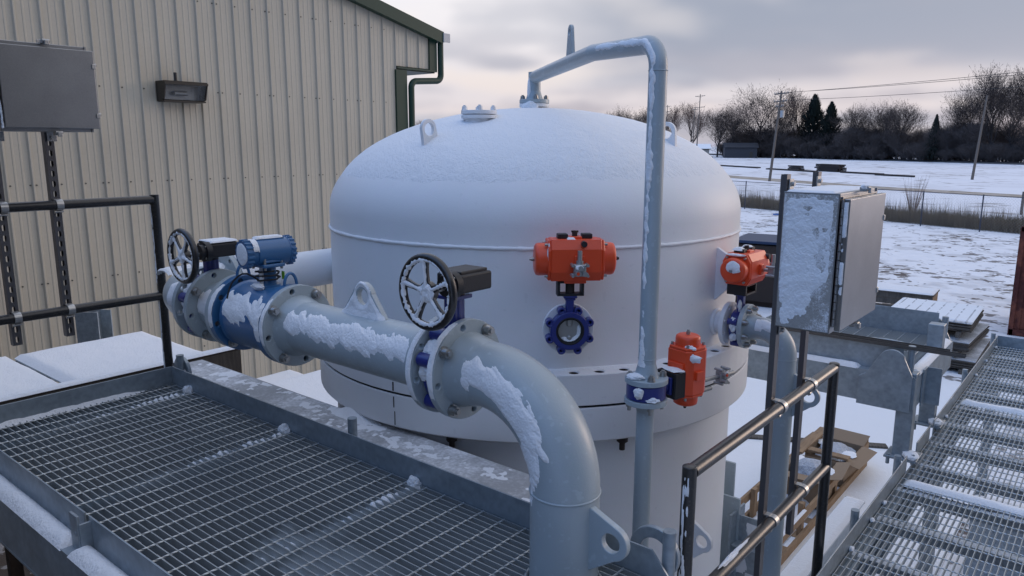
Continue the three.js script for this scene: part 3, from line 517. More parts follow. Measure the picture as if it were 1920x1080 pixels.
function gearValve(x, label, offs, wy, seed, turn) {
  const s = thing('butterfly_valve', label, 'valve', 'handwheel valves');
  mesh('valve_body', [...at8([flangeBody(0.268, 0.2, 0.052).translate(x, 0, 0)])], mat.navy, s);
  for (const a of [20, 60, 140, 200, 250, 315]) mesh('lug', cyl(0.024, 0.054, 'x', x, PY + Math.sin(a * R) * 0.143, PZ + Math.cos(a * R) * 0.143, 16), mat.navy, s);
  mesh('neck', [rbox(0.05, 0.14, 0.062, x, PY + 0.185, PZ, 0.012), cyl(0.028, 0.10, 'y', x, PY + 0.20, PZ, 20), rbox(0.085, 0.014, 0.09, x, PY + 0.245, PZ, 0.003, 1)], mat.navy, s);
  // gear operator
  const gx = x + offs, gy = wy + 0.008;
  mesh('gearbox', [rbox(0.115, 0.062, 0.15, (x + gx) / 2 + 0.01, gy, PZ - 0.005, 0.008), rbox(0.10, 0.014, 0.13, (x + gx) / 2 + 0.005, gy + 0.034, PZ - 0.005, 0.004, 1), cyl(0.036, 0.03, 'y', x, gy - 0.04, PZ, 20)], mat.plastic, s);
  mesh('worm_housing', [cyl(0.044, 0.026, 'z', gx, gy, PZ + 0.082, 28), cyl(0.034, 0.03, 'z', gx, gy, PZ + 0.10, 24)], mat.plastic, s);
  for (const a of [45, 135, 225, 315]) mesh('cover_bolt', cyl(0.005, 0.006, 'z', gx + Math.cos(a * R) * 0.037, gy + Math.sin(a * R) * 0.037, PZ + 0.097, 6), mat.steelBolt, s);
  mesh('shaft', cyl(0.008, 0.12, 'z', gx, wy, PZ + 0.14, 12), mat.steelBolt, s);
  handwheel(s, gx, wy, PZ + 0.19, turn, seed);
  if (x < -3) mesh('gearbox_snow', snowBed((x + gx) / 2 - 0.05, (x + gx) / 2 + 0.065, PZ - 0.075, PZ + 0.06, gy + 0.0405, 0.004, seed, 0.006, 0.8, 60), mat.snowFine, s);
  mesh('body_snow', snowSkin(16, 80, (u, v) => { const a = lerp(-20, 78, v) * R, xx = lerp(x - 0.027, x + 0.027, u), k = fbm3(xx * 45 + seed, a * 9, 2, 4); return { p: V3(xx, PY + Math.sin(a) * 0.136, PZ + Math.cos(a) * 0.136), n: V3(0, Math.sin(a), Math.cos(a)), t: 0.016 * (Math.sin(v * Math.PI) - 0.25) + 0.020 * (k - 0.5) }; }), mat.snowFine, s);
  return s;
}
function flangeBody(od, id, t) { return extr(ring(od / 2, id / 2), t, 0.004, 40).rotateY(Math.PI / 2); }
gearValve(-1.731, 'black handwheel valve with dark blue body, nearest to the foreground elbow', 0.067, 4.043, 4, 0.42);
gearValve(-3.311, 'black handwheel valve at the far end of the pipe, left of the blue flow meter', 0.115, 4.008, 9, 1.0);
{
  // magnetic flow meter
  const s = thing('flow_meter', 'blue flanged flow meter with a blue transmitter head and black cable', 'flow meter');
  const f8 = () => flange(0.343, 0.19, 0.036, 8, 0.298, 0.024, 0.22).rotateY(Math.PI / 2);
  mesh('flange', at8([f8().translate(-2.677, 0, 0)]), mat.blue, s); mesh('flange', at8([f8().translate(-3.037, 0, 0)]), mat.blue, s);
  mesh('meter_body', at8([neck8(-2.98, -2.71, 0.146, 0.146), neck8(-2.71, -2.705, 0.152, 0.152), neck8(-2.995, -2.98, 0.152, 0.146), new THREE.RingGeometry(0.1, 0.152, 48).rotateY(Math.PI / 2).translate(-2.705, 0, 0), new THREE.RingGeometry(0.1, 0.152, 48).rotateY(-Math.PI / 2).translate(-2.995, 0, 0), neck8(-3.03, -2.68, 0.118, 0.118)]), mat.blue, s);
  for (const x of [-2.677, -3.037]) { const tp = []; for (let i = 0; i <= 14; i++) { const a = i / 14 * Math.PI; tp.push(V3(x, PY + 0.165 + Math.sin(a) * 0.052, PZ + Math.cos(a) * 0.030)); } mesh('eye_loop', sweep(tp, 0.0065, 10), mat.blue, s); }
  mesh('neck', [cyl(0.034, 0.10, 'y', -2.84, PY + 0.19, PZ, 24), cyl(0.052, 0.018, 'y', -2.84, PY + 0.145, PZ, 24)], mat.blue, s);
  mesh('mounting_plate', [rbox(0.115, 0.016, 0.105, -2.84, PY + 0.238, PZ, 0.006), rbox(0.10, 0.012, 0.09, -2.84, PY + 0.256, PZ, 0.005)], mat.blue, s);
  const hd = new THREE.Group();
  const ax = V3(0.10, 0, -1).normalize(), th = Math.atan2(-ax.z, ax.x);   // head axis, window end towards the left front
  const loc = g => g.scale(0.98, 0.9, 0.9).rotateY(th).translate(-2.84, 4.040, PZ - 0.01);
  const head = mesh('transmitter_head', [loc(cyl(0.066, 0.150, 'x', 0.005, 0, 0, 40)), loc(cyl(0.060, 0.03, 'x', -0.08, 0, 0, 40)), loc(cyl(0.068, 0.024, 'x', 0.088, 0, 0, 24)), loc(rbox(0.13, 0.02, 0.05, 0, 0.060, 0, 0.004, 1))], mat.blue, s);
  const cap = [cyl(0.064, 0.03, 'x', -0.108, 0, 0, 40)]; for (let k = 0; k < 18; k++) { const a = k / 18 * 2 * Math.PI; cap.push(rbox(0.03, 0.012, 0.012, -0.108, Math.cos(a) * 0.064, Math.sin(a) * 0.064, 0.003, 1)); } cap.forEach(loc);
  mesh('end_cap', cap, mat.blue, s);
  const cp2 = []; for (let k = 0; k < 18; k++) { const a = k / 18 * 2 * Math.PI; cp2.push(rbox(0.022, 0.012, 0.012, 0.092, Math.cos(a) * 0.067, Math.sin(a) * 0.067, 0.003, 1)); } cp2.forEach(loc); mesh('end_cap', cp2, mat.blue, s);
  mesh('window_snow', [loc(lump(-0.123, 0, 0, 0.007, 0.053, 0.053, 3, 0.12, 3))], mat.snowFine, s);
  mesh('head_snow', [loc(snowBed(-0.066, 0.062, -0.026, 0.026, 0.0705, 0.007, 5, 0.006, 0.7, 40)), loc(snowSkin(12, 30, (u, v) => { const a = lerp(10, 100, v) * R, k = fbm3(u * 3, v * 8, 3, 3); return { p: V3(lerp(-0.096, -0.07, u), Math.sin(a) * 0.066, Math.cos(a) * 0.066), n: V3(0, Math.sin(a), Math.cos(a)), t: 0.006 * Math.sin(v * Math.PI) + 0.008 * (k - 0.5) - 0.001 }; }))], mat.snowFine, s);
  mesh('plate_snow', [lump(-2.88, PY + 0.262, PZ + 0.035, 0.03, 0.012, 0.02, 4, 0.4), lump(-2.835, PY + 0.19, PZ + 0.036, 0.014, 0.045, 0.008, 8, 0.3), lump(-2.84, PY + 0.148, PZ + 0.05, 0.04, 0.016, 0.02, 6, 0.4)], mat.snowFine, s);
  for (const [dx, dz] of [[-0.045, -0.04], [-0.045, 0.04], [0.045, 0.04], [0.045, -0.04]]) mesh('bolt', cyl(0.006, 0.05, 'y', -2.84 + dx, PY + 0.245, PZ + dz, 8), mat.steelBolt, s);
  const cp = []; for (let i = 0; i <= 60; i++) { const a = i / 60 * 4.6 * Math.PI; cp.push(V3(-2.84 + Math.cos(a) * (0.047 + 0.008 * Math.sin(i)), PY + 0.215 - i * 0.0007, PZ + Math.sin(a) * (0.047 + 0.006 * Math.cos(i * 1.3)))); }
  for (const [x, y, z] of [[-2.91, PY + 0.20, PZ + 0.07], [-2.94, PY + 0.165, PZ + 0.11], [-2.945, PY + 0.12, PZ + 0.13], [-2.95, PY + 0.095, PZ + 0.135]]) cp.push(V3(x, y, z));
  mesh('signal_cable', sweep(new THREE.CatmullRomCurve3(cp).getPoints(180), 0.0042, 8), mat.cable, s);
  mesh('wire_tag', box(0.02, 0.035, 0.002, -2.795, PY + 0.19, PZ - 0.045), mat.lime, s);
  boltsOn(s, -3.019, [5, 7], true);
  mesh('snow_streak', frostOn(line([-2.985, PY, PZ], [-2.72, PY, PZ]), 0.146, u => lerp(30, 24, u), u => 24 * (1 - 0.3 * u), 0.007, 7, 110, 130, 100), mat.snowFine, s);
  mesh('flange_snow', [[-3.037, -15, 55], [-2.677, -15, 40]].map(([xc, a0, a1]) => snowSkin(8, 50, (u, v) => { const a = lerp(a0, a1, v) * R, x = lerp(xc - 0.016, xc + 0.016, u), k = fbm3(x * 40, a * 7, 3, 3); return { p: V3(x, PY + Math.sin(a) * 0.1715, PZ + Math.cos(a) * 0.1715), n: V3(0, Math.sin(a), Math.cos(a)), t: 0.006 * Math.sin(v * Math.PI) + 0.007 * (k - 0.5) - (u < 0.05 || u > 0.95 ? 0.003 : 0) }; })), mat.snowFine, s);
}

// ------------------------------------------------------------------ small riser over the tank
const RX = -1.468, RZ = -2.668, rr = 0.0365;
function dens(path, d = 0.03) { const o = []; for (let i = 0; i < path.length - 1; i++) { const n = Math.max(1, Math.round(path[i].distanceTo(path[i + 1]) / d)); for (let k = 0; k < n; k++) o.push(path[i].clone().lerp(path[i + 1], k / n)); } o.push(path[path.length - 1]); return o; }
{
  const s = thing('riser_pipe', 'slim grey pipe rising in front of the tank and bending over to its crown', 'pipe');
  const C = [RX, 4.876, RZ], B = [-1.965, 4.902, -2.965], A = [TX, 4.885, TZ];
  const p1 = dens(route([[RX, 3.60, RZ], C, B], 0.095, 18)), p2 = dens(route([C, B, A], 0.10, 10)), p3 = dens(route([B, A, [TX, 4.745, TZ]], 0.001, 2));
  const whole = dens([...route([[RX, 3.60, RZ], C, B], 0.095, 18).slice(0, -1), ...route([C, B, A], 0.10, 10).slice(1, -1), V3(...A)]);
  mesh('pipe', [sweep(whole, rr, 32), sweep(line([TX, 4.75, TZ], [TX, 4.915, TZ], 4), rr, 28)], mat.grey, s);
  mesh('weld_bead', [new THREE.TorusGeometry(rr, 0.0022, 6, 40).rotateX(Math.PI / 2).translate(RX, 4.775, RZ), new THREE.TorusGeometry(rr, 0.002, 6, 40).rotateX(Math.PI / 2).translate(RX, 3.63, RZ), new THREE.TorusGeometry(rr, 0.002, 6, 40).rotateX(Math.PI / 2).translate(TX, 4.80, TZ)], mat.grey, s);
  const f = flange(0.178, 0.07, 0.022, 4, 0.14, 0.018); f.rotateX(-Math.PI / 2);
  mesh('flange', [f.translate(RX, 3.540, RZ), cyl(0.052, 0.06, 'y', RX, 3.580, RZ, 28, rr)], mat.grey, s);
  const f2 = flange(0.178, 0.07, 0.022, 4, 0.14, 0.018); f2.rotateX(-Math.PI / 2);
  mesh('flange', [f2.translate(TX, 4.745, TZ), cyl(0.052, 0.05, 'y', TX, 4.78, TZ, 28, rr)], mat.grey, s);
  const hb = share(hexBolt(0.026).map(g => g.rotateX(-Math.PI / 2)));
  for (const [x, y, z] of [[RX, 3.551, RZ], [TX, 4.756, TZ]]) for (let k = 0; k < 4; k++) { const a = (k + 0.5) / 4 * 2 * Math.PI, b = mesh('bolt', hb, mat.steelBolt, s); b.position.set(x + Math.cos(a) * 0.07, y, z - Math.sin(a) * 0.07); }
  // lug on the cross-over
  const d = V3(...A).sub(V3(...B)).normalize(), m = lugPlate(0.11, 0.115, 0.032, 0.017, 0.016);
  const at = V3(...B).addScaledVector(d, 0.36); m.rotateY(Math.atan2(-d.z, d.x)); mesh('lifting_lug', m.translate(at.x, at.y + rr - 0.004, at.z), mat.grey, s);
  // snow line on the windward side
  const up = dens(route([[RX, 3.60, RZ], C, B], 0.095, 18)).filter((p, i, a) => i < a.length - 2);
  mesh('snow_streak', [frostOn(up.filter(p => p.y > 3.9), rr, u => lerp(12, 6, u) , u => 17 * (u < 0.30 ? 0.35 + u : 1) * (u > 0.97 ? 0 : 1), 0.0075, 4, 80, 420, 44, 9), frostOn(up.filter(p => p.y < 3.85), rr, u => 12, u => lerp(20, 6, u), 0.007, 11, 80, 80, 40, 12), lump(RX - 0.02, 3.560, RZ + 0.055, 0.04, 0.014, 0.026, 3, 0.5), lump(TX + 0.02, 4.70, TZ + 0.075, 0.06, 0.045, 0.035, 5, 0.25), lump(TX - 0.012, 4.80, TZ + 0.036, 0.012, 0.08, 0.01, 7, 0.3)], mat.snowFine, s);
  const l = thing('riser_pipe', 'slim grey pipe below the valve, dropping past the tank side', 'pipe');
  const f3 = flange(0.178, 0.07, 0.022, 4, 0.14, 0.018); f3.rotateX(-Math.PI / 2);
  mesh('pipe', sweep(line([RX, 0.45, RZ], [RX, 3.40, RZ], 8), rr, 32), mat.grey, l);
  mesh('flange', [f3.translate(RX, 3.450, RZ), cyl(rr, 0.04, 'y', RX, 3.42, RZ, 28, 0.044)], mat.grey, l);
  const hn = share([tr(new THREE.CylinderGeometry(0.013, 0.013, 0.016, 6), 0, -0.008, 0), cyl(0.008, 0.03, 'y', 0, -0.016, 0, 10)]);
  for (let k = 0; k < 4; k++) { const a = (k + 0.5) / 4 * 2 * Math.PI, b = mesh('nut', hn, mat.steelBolt, l); b.position.set(RX + Math.cos(a) * 0.07, 3.439, RZ - Math.sin(a) * 0.07); }
  mesh('foot', [cyl(0.11, 0.02, 'y', RX, 0.44, RZ, 28), span(RX - 0.15, RX + 0.15, 0, 0.43, RZ - 0.15, RZ + 0.15)], mat.grey, l);
}
// pneumatic actuator: local x = long axis, y = away from the valve, z = front; returns parts added to parent
function actuator(P, len, h, dep, snowSeed) {
  const bl = len * 0.62, oct = new THREE.Shape(), a = h / 2, b = dep / 2;
  oct.moveTo(-b, -a * 0.55); oct.lineTo(-b * 0.72, -a); oct.lineTo(b * 0.72, -a); oct.lineTo(b, -a * 0.55); oct.lineTo(b, a * 0.55); oct.lineTo(b * 0.72, a); oct.lineTo(-b * 0.72, a); oct.lineTo(-b, a * 0.55);
  mesh('actuator_body', [extr(oct, bl, 0.004).rotateY(Math.PI / 2), rbox(len * 0.27, h * 0.10, dep * 0.6, 0, -a * 1.06, 0, 0.004, 1), rbox(len * 0.16, h * 0.14, dep * 0.4, 0, a * 0.98, 0, 0.004, 1), rbox(len * 0.12, h * 0.34, 0.02, 0.01, -a * 0.08, b + 0.003, 0.003, 1)], mat.orange, P);
  for (const s of [-1, 1]) {
    const fl = new THREE.Shape(), q = a * 0.97, w = b * 0.97; fl.moveTo(-w, -q * 0.5); fl.lineTo(-w * 0.68, -q); fl.lineTo(w * 0.68, -q); fl.lineTo(w, -q * 0.5); fl.lineTo(w, q * 0.5); fl.lineTo(w * 0.68, q); fl.lineTo(-w * 0.68, q); fl.lineTo(-w, q * 0.5);
    const cap = mesh('end_cap', [extr(fl, 0.012, 0.003).rotateY(Math.PI / 2).translate(s * (bl / 2 + 0.006), 0, 0), tr(new THREE.LatheGeometry([[0.001, 0], [a * 0.62, 0], [a * 0.76, 0.006], [a * 0.80, 0.018], [a * 0.80, len * 0.17]].map(p => new THREE.Vector2(...p)), 40).rotateZ(s > 0 ? Math.PI / 2 : -Math.PI / 2).scale(1, 1, Math.min(1.05, dep / h * 1.12)), s * (len / 2 - 0.002), 0, 0)], mat.orange, P);
    for (const [y, z] of [[0.76, 0.62], [0.76, -0.62], [-0.76, 0.62], [-0.76, -0.62]]) mesh('cap_bolt', cyl(0.0058, 0.014, 'x', s * (bl / 2 + 0.018), y * a, z * b, 8), mat.steelBolt, P);
    mesh('end_plug', [cyl(0.009, 0.016, 'x', s * (len / 2 + 0.004), 0, 0, 10), cyl(0.006, 0.01, 'x', s * (len / 2 + 0.014), 0, 0, 8)], s > 0 ? mat.plastic : mat.steelBolt, P);
  }
  for (const s of [-1, 1]) mesh('top_block', rbox(len * 0.125, h * 0.12, dep * 0.35, s * len * 0.15, a + h * 0.055, -0.01, 0.003, 1), mat.plastic, P);
  mesh('indicator', [cyl(0.012, h * 0.22, 'y', 0, a + h * 0.08, 0, 12), box(0.03, 0.008, 0.008, 0, a + h * 0.17, 0)], mat.rustDark, P);
}
function portBlock(P, x, y, z) {   // small stainless manifold on a nipple
  const g = [cyl(0.010, 0.055, 'y', x, y + 0.055, z, 12), rbox(0.052, 0.052, 0.034, x, y, z, 0.006), cyl(0.016, 0.02, 'y', x, y + 0.03, z, 6), cyl(0.012, 0.03, 'z', x - 0.012, y - 0.01, z + 0.022, 12), cyl(0.011, 0.034, 'z', x + 0.018, y - 0.012, z + 0.022, 12), cyl(0.010, 0.02, 'z', x, y + 0.012, z + 0.02, 12)];
  for (const sx of [-1, 1]) for (const sy of [-1, 1]) g.push(cyl(0.0065, 0.048, 'z', x + sx * 0.032, y + sy * 0.022, z + 0.002, 8), rbox(0.018, 0.014, 0.02, x + sx * 0.028, y + sy * 0.02, z, 0.003, 1));
  mesh('port_block', g, mat.casting, P); mesh('port_snow', [lump(x - 0.004, y + 0.012, z + 0.019, 0.018, 0.012, 0.006, 3, 0.4, 2)], mat.snowFine, P);
  mesh('port_plug', cyl(0.007, 0.004, 'z', x - 0.012, y - 0.01, z + 0.038, 10), mat.orange, P);
}
function bracket(P, y0, y1, w, d) { mesh('bracket', [box(0.012, y1 - y0, d, -w / 2, (y0 + y1) / 2, 0), box(0.012, y1 - y0, d, w / 2, (y0 + y1) / 2, 0), box(w, 0.010, d, 0, y0 + 0.005, 0), box(w, 0.008, d, 0, y1 - 0.004, 0)], mat.plastic, P); mesh('stem', cyl(0.020, y1 - y0, 'y', 0, (y0 + y1) / 2, 0, 16), mat.rustDark, P); }
{
  // open lug valve on the front nozzle
  const az = 45.6 * R, rad = TR + 0.186, s = thing('butterfly_valve', 'dark blue open lug valve with orange actuator on the front of the tank', 'valve', 'actuated valves', [TX + Math.cos(az) * rad, 3.69, TZ + Math.sin(az) * rad], Math.PI / 2 - az);
  mesh('valve_body', [extr(ring(0.086, 0.056), 0.054, 0.004, 40)], mat.navy, s);
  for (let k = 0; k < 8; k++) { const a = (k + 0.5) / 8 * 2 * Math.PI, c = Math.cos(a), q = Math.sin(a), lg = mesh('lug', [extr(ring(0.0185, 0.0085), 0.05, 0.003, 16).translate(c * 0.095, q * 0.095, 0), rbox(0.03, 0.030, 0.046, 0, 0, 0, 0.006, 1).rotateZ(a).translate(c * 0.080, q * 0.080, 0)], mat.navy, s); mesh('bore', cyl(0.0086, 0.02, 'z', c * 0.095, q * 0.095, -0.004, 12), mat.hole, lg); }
  mesh('seat', [new THREE.TorusGeometry(0.059, 0.0075, 12, 48).scale(1, 1, 1.6).translate(0, 0, 0.017), extr(ring(0.060, 0.052), 0.05, 0, 40)], mat.rubber, s);
  mesh('disc', [cyl(0.0525, 0.008, 'z', 0, 0, 0, 40), rbox(0.026, 0.036, 0.018, 0, 0.036, 0.006, 0.007), lump(0, -0.033, 0.006, 0.012, 0.012, 0.009, 2, 0.05, 3)], mat.casting, s);
  mesh('disc_snow', snowSkin(40, 40, (u, v) => { const x = lerp(-0.052, 0.052, u), y = lerp(-0.052, 0.03, v), k = fbm3(x * 40, y * 40, 2, 3), r = Math.hypot(x, y); return { p: V3(x, y, 0.0045), n: V3(0, 0, 1), t: r > 0.0515 ? -0.004 : 0.016 * (sstep(0.030, 0.048, r + 0.010 * (k - 0.5)) * sstep(-0.15, 0.6, (x * 0.6 - y * 0.8) / Math.max(r, 1e-4)) - 0.3) }; }), mat.snowFine, s);
  mesh('neck', [rbox(0.036, 0.075, 0.036, 0, 0.115, 0, 0.008), rbox(0.060, 0.012, 0.05, 0, 0.152, 0, 0.004, 1), rbox(0.046, 0.012, 0.04, 0, 0.142, 0, 0.003, 1)], mat.navy, s);
  bracket(s, 0.158, 0.222, 0.105, 0.05);
  const act = new THREE.Group(); act.name = 'actuator'; act.position.set(0.017, 0.318, 0.0); s.add(act); actuator(act, 0.355, 0.178, 0.135, 3);
  portBlock(act, 0.008, -0.035, 0.092); mesh('speed_plug', cyl(0.013, 0.03, 'z', 0.03, 0.072, 0.06, 12), mat.plastic, act);
  mesh('actuator_snow', [snowBed(-0.04, 0.0, 0.0, 0.045, 0.0895, 0.008, 3, 0.005, 1.2, 40), lump(-0.118, 0.02, 0.054, 0.008, 0.045, 0.007, 5, 0.5)], mat.snowFine, act);
}
{
  // valve in the riser, actuator lying on its side against the tank flange
  const dirA = -75 * R, s = thing('butterfly_valve', 'dark blue wafer valve in the slim riser with an upright orange actuator', 'valve', 'actuated valves', [RX, 3.495, RZ], -dirA);
  // local x points from the pipe to the actuator
  mesh('valve_body', [extr(ring(0.082, 0.035), 0.066, 0.004, 36).rotateX(Math.PI / 2), rbox(0.07, 0.045, 0.06, 0.075, 0, 0, 0.012), rbox(0.014, 0.075, 0.075, 0.112, 0, 0, 0.004, 1)], mat.navy, s);
  for (let k = 0; k < 4; k++) { const a = (k + 0.5) / 4 * 2 * Math.PI; mesh('tie_bolt', cyl(0.008, 0.10, 'y', Math.cos(a + dirA) * 0.07, 0, -Math.sin(a + dirA) * 0.07, 10), mat.steelBolt, s); }
  mesh('bracket', [rbox(0.062, 0.112, 0.008, 0.15, 0, 0.05, 0.003, 1), rbox(0.062, 0.112, 0.008, 0.15, 0, -0.05, 0.003, 1), rbox(0.008, 0.112, 0.10, 0.121, 0, 0, 0.003, 1), rbox(0.008, 0.112, 0.10, 0.178, 0, 0, 0.003, 1), cyl(0.018, 0.06, 'x', 0.15, 0, 0, 16)], mat.plastic, s);
  const act = new THREE.Group(); act.name = 'actuator'; act.position.set(0.245, 0.045, 0); act.rotation.z = -Math.PI / 2; act.rotation.order = 'ZYX'; s.add(act);
  actuator(act, 0.315, 0.13, 0.14, 6);
  const man = new THREE.Group(); man.name = 'manifold'; man.position.set(0.42, -0.03, -0.005); man.rotation.set(0, 0, -Math.PI / 2); s.add(man);
  mesh('nipple', [cyl(0.0095, 0.15, "y", 0, -0.03, 0, 12), cyl(0.010, 0.05, 'y', 0.04, -0.04, 0.01, 12)], mat.casting, man);
  portBlock(man, 0, 0.07, 0.0);
  mesh('body_snow', [lump(-0.035, 0.008, 0.078, 0.022, 0.024, 0.009, 3, 0.6), lump(0.02, -0.022, 0.08, 0.026, 0.011, 0.009, 5, 0.6)].map(g => g.rotateY(dirA + 0.6)), mat.snowFine, s);
  mesh('actuator_snow', [lump(0.205, 0.115, 0.055, 0.012, 0.02, 0.05, 4, 0.5), lump(0.15, 0.062, 0.01, 0.03, 0.008, 0.05, 6, 0.4), lump(0.21, 0.155, 0.03, 0.012, 0.012, 0.04, 8, 0.5)], mat.snowFine, s);
}
{
  // right-hand nozzle: valve, actuator, elbow down
  const ys = 3.583, zs = TZ, s = thing('butterfly_valve', 'dark blue wafer valve with orange actuator on the right side of the tank', 'valve', 'actuated valves', [-1.487, ys, zs]);
  mesh('valve_body', [extr(ring(0.082, 0.05), 0.052, 0.003, 36).rotateY(Math.PI / 2)], mat.navy, s);
  for (const a of [20, 110, 200, 290]) mesh('lug', cyl(0.018, 0.05, 'x', 0, Math.sin(a * R) * 0.094, Math.cos(a * R) * 0.094, 14), mat.navy, s);
  mesh('neck', [rbox(0.036, 0.09, 0.036, 0, 0.12, 0, 0.008), rbox(0.06, 0.012, 0.06, 0, 0.162, 0, 0.004, 1)], mat.navy, s);
  const br = new THREE.Group(); br.name = 'mount'; br.rotation.y = Math.PI / 2; s.add(br); bracket(br, 0.168, 0.222, 0.125, 0.10);
  const act = new THREE.Group(); act.name = 'actuator'; act.position.set(0.0, 0.300, -0.03); act.rotation.y = Math.PI / 2; s.add(act); actuator(act, 0.345, 0.158, 0.15, 4);
  portBlock(act, 0.03, -0.01, 0.13); mesh('speed_plug', cyl(0.014, 0.03, 'z', 0.10, 0.05, 0.07, 12), mat.plastic, act);
  mesh('nipple', cyl(0.0095, 0.07, 'z', 0.03, -0.01, 0.1, 10), mat.casting, act);
  mesh('actuator_snow', [lump(-0.178, 0.018, 0.01, 0.008, 0.03, 0.036, 5, 0.3), lump(-0.13, 0.075, 0.0, 0.012, 0.008, 0.045, 6, 0.4), snowBed(-0.08, -0.03, -0.045, 0.01, 0.094, 0.012, 4, 0.006, 0.6, 30), snowBed(0.03, 0.08, -0.045, 0.01, 0.094, 0.012, 5, 0.006, 0.6, 30)], mat.snowFine, act);
  mesh('body_snow', [lump(0, 0.02, 0.088, 0.02, 0.04, 0.014, 4, 0.4), lump(0.006, 0.105, 0.026, 0.01, 0.035, 0.01, 6, 0.4), lump(0, -0.05, 0.078, 0.018, 0.02, 0.012, 8, 0.4)], mat.snowFine, s);
  const e = thing('pipe_elbow', 'grey pipe elbow dropping from the right tank nozzle behind the cabinet struts', 'pipe', 'grey pipework');
  const path = dens(route([[-1.43, ys, zs], [-1.245, ys, zs], [-1.245, 0.4, zs]], 0.125, 16));
  mesh('pipe', sweep(path, 0.057, 36), mat.grey, e);
  mesh('flange', [flange(0.229, 0.11, 0.024, 8, 0.19, 0.019).rotateY(Math.PI / 2).translate(-1.446, ys, zs), tr(new THREE.CylinderGeometry(0.057, 0.070, 0.05, 36).rotateZ(-Math.PI / 2), -1.41, ys, zs)], mat.grey, e);
  const hb = share(hexBolt(0.026).map(g => g.rotateY(Math.PI / 2)));
  for (let k = 0; k < 8; k++) { const a = (k + 0.5) / 8 * 2 * Math.PI, b = mesh('bolt', hb, mat.steelBolt, e); b.position.set(-1.434, ys + Math.sin(a) * 0.095, zs - Math.cos(a) * 0.095); }
  mesh('lifting_lug', lugPlate(0.22, 0.075, 0.055, 0.032, 0.02, -0.01).rotateZ(-Math.PI / 2).translate(-1.245 + 0.055, 3.27, zs), mat.grey, e);
  mesh('weld_bead', [new THREE.TorusGeometry(0.057, 0.0025, 6, 36).rotateX(Math.PI / 2).translate(-1.245, 3.45, zs)], mat.grey, e);
  mesh('snow_streak', frostOn(line([-1.385, ys, zs], [-1.30, ys, zs]), 0.058, () => 30, () => 22, 0.006, 4, 100, 50, 60), mat.snowFine, e);
  mesh('foot', [cyl(0.115, 0.024, 'y', -1.245, 0.40, zs, 28), span(-1.35, -1.14, 0, 0.39, zs - 0.1, zs + 0.1)], mat.grey, e);
}

// ------------------------------------------------------------------ platforms
// twisted square cross rod of a given length, along z or x
function twisted(len, s, axis) {
  const n = Math.round(len / 0.013), g = new THREE.BoxGeometry(s, s, len, 1, 1, n), p = g.attributes.position;
  for (let i = 0; i < p.count; i++) { const x = p.getX(i), y = p.getY(i), a = p.getZ(i) * 62; p.setX(i, x * Math.cos(a) - y * Math.sin(a)); p.setY(i, x * Math.sin(a) + y * Math.cos(a)); }
  g.computeVertexNormals(); if (axis === 'x') g.rotateY(Math.PI / 2); return g;
}
function grating(P, x0, x1, z0, z1, y, along, hole, mb = mat.galvBar) {   // y is the walking surface
  const bw = 0.0042, bh = 0.032;
  if (along === 'x') {
    const n = Math.round((z1 - z0) / 0.0302), g = share(span(x0, x1, -bh, 0, -bw / 2, bw / 2));
    for (let i = 0; i <= n; i++) {
      const z = lerp(z0 + 0.004, z1 - 0.004, i / n);
      if (hole && Math.abs(z - hole[1]) < hole[2]) { const c = Math.sqrt(hole[2] ** 2 - (z - hole[1]) ** 2); mesh('bearing_bar', [span(x0, hole[0] - c, y - bh, y, z - bw / 2, z + bw / 2), span(hole[0] + c, x1, y - bh, y, z - bw / 2, z + bw / 2)], mb, P); continue; }
      const b = mesh('bearing_bar', g, mb, P); b.position.set(0, y, z);
    }
    const t = share(twisted(z1 - z0, 0.0058, 'z')); for (let x = x0 + 0.05; x < x1; x += 0.1016) { if (hole && Math.abs(x - hole[0]) < hole[2]) { const c = Math.sqrt(hole[2] ** 2 - (x - hole[0]) ** 2); mesh('cross_rod', [span(x - 0.003, x + 0.003, y - 0.006, y, z0, hole[1] - c), span(x - 0.003, x + 0.003, y - 0.006, y, hole[1] + c, z1)], mb, P); continue; } const r = mesh('cross_rod', t, mat.galvRod, P); r.position.set(x, y - 0.0015, (z0 + z1) / 2); }
  } else {
    const n = Math.round((x1 - x0) / 0.0302), g = share(span(-bw / 2, bw / 2, -bh, 0, z0, z1));
    for (let i = 0; i <= n; i++) { const b = mesh('bearing_bar', g, mb, P); b.position.set(lerp(x0 + 0.004, x1 - 0.004, i / n), y, 0); }
    const t = share(twisted(x1 - x0, 0.0058, 'x')); for (let z = z0 + 0.05; z < z1; z += 0.1016) { const r = mesh('cross_rod', t, mat.galvRod, P); r.position.set((x0 + x1) / 2, y - 0.0015, z); }
  }
}
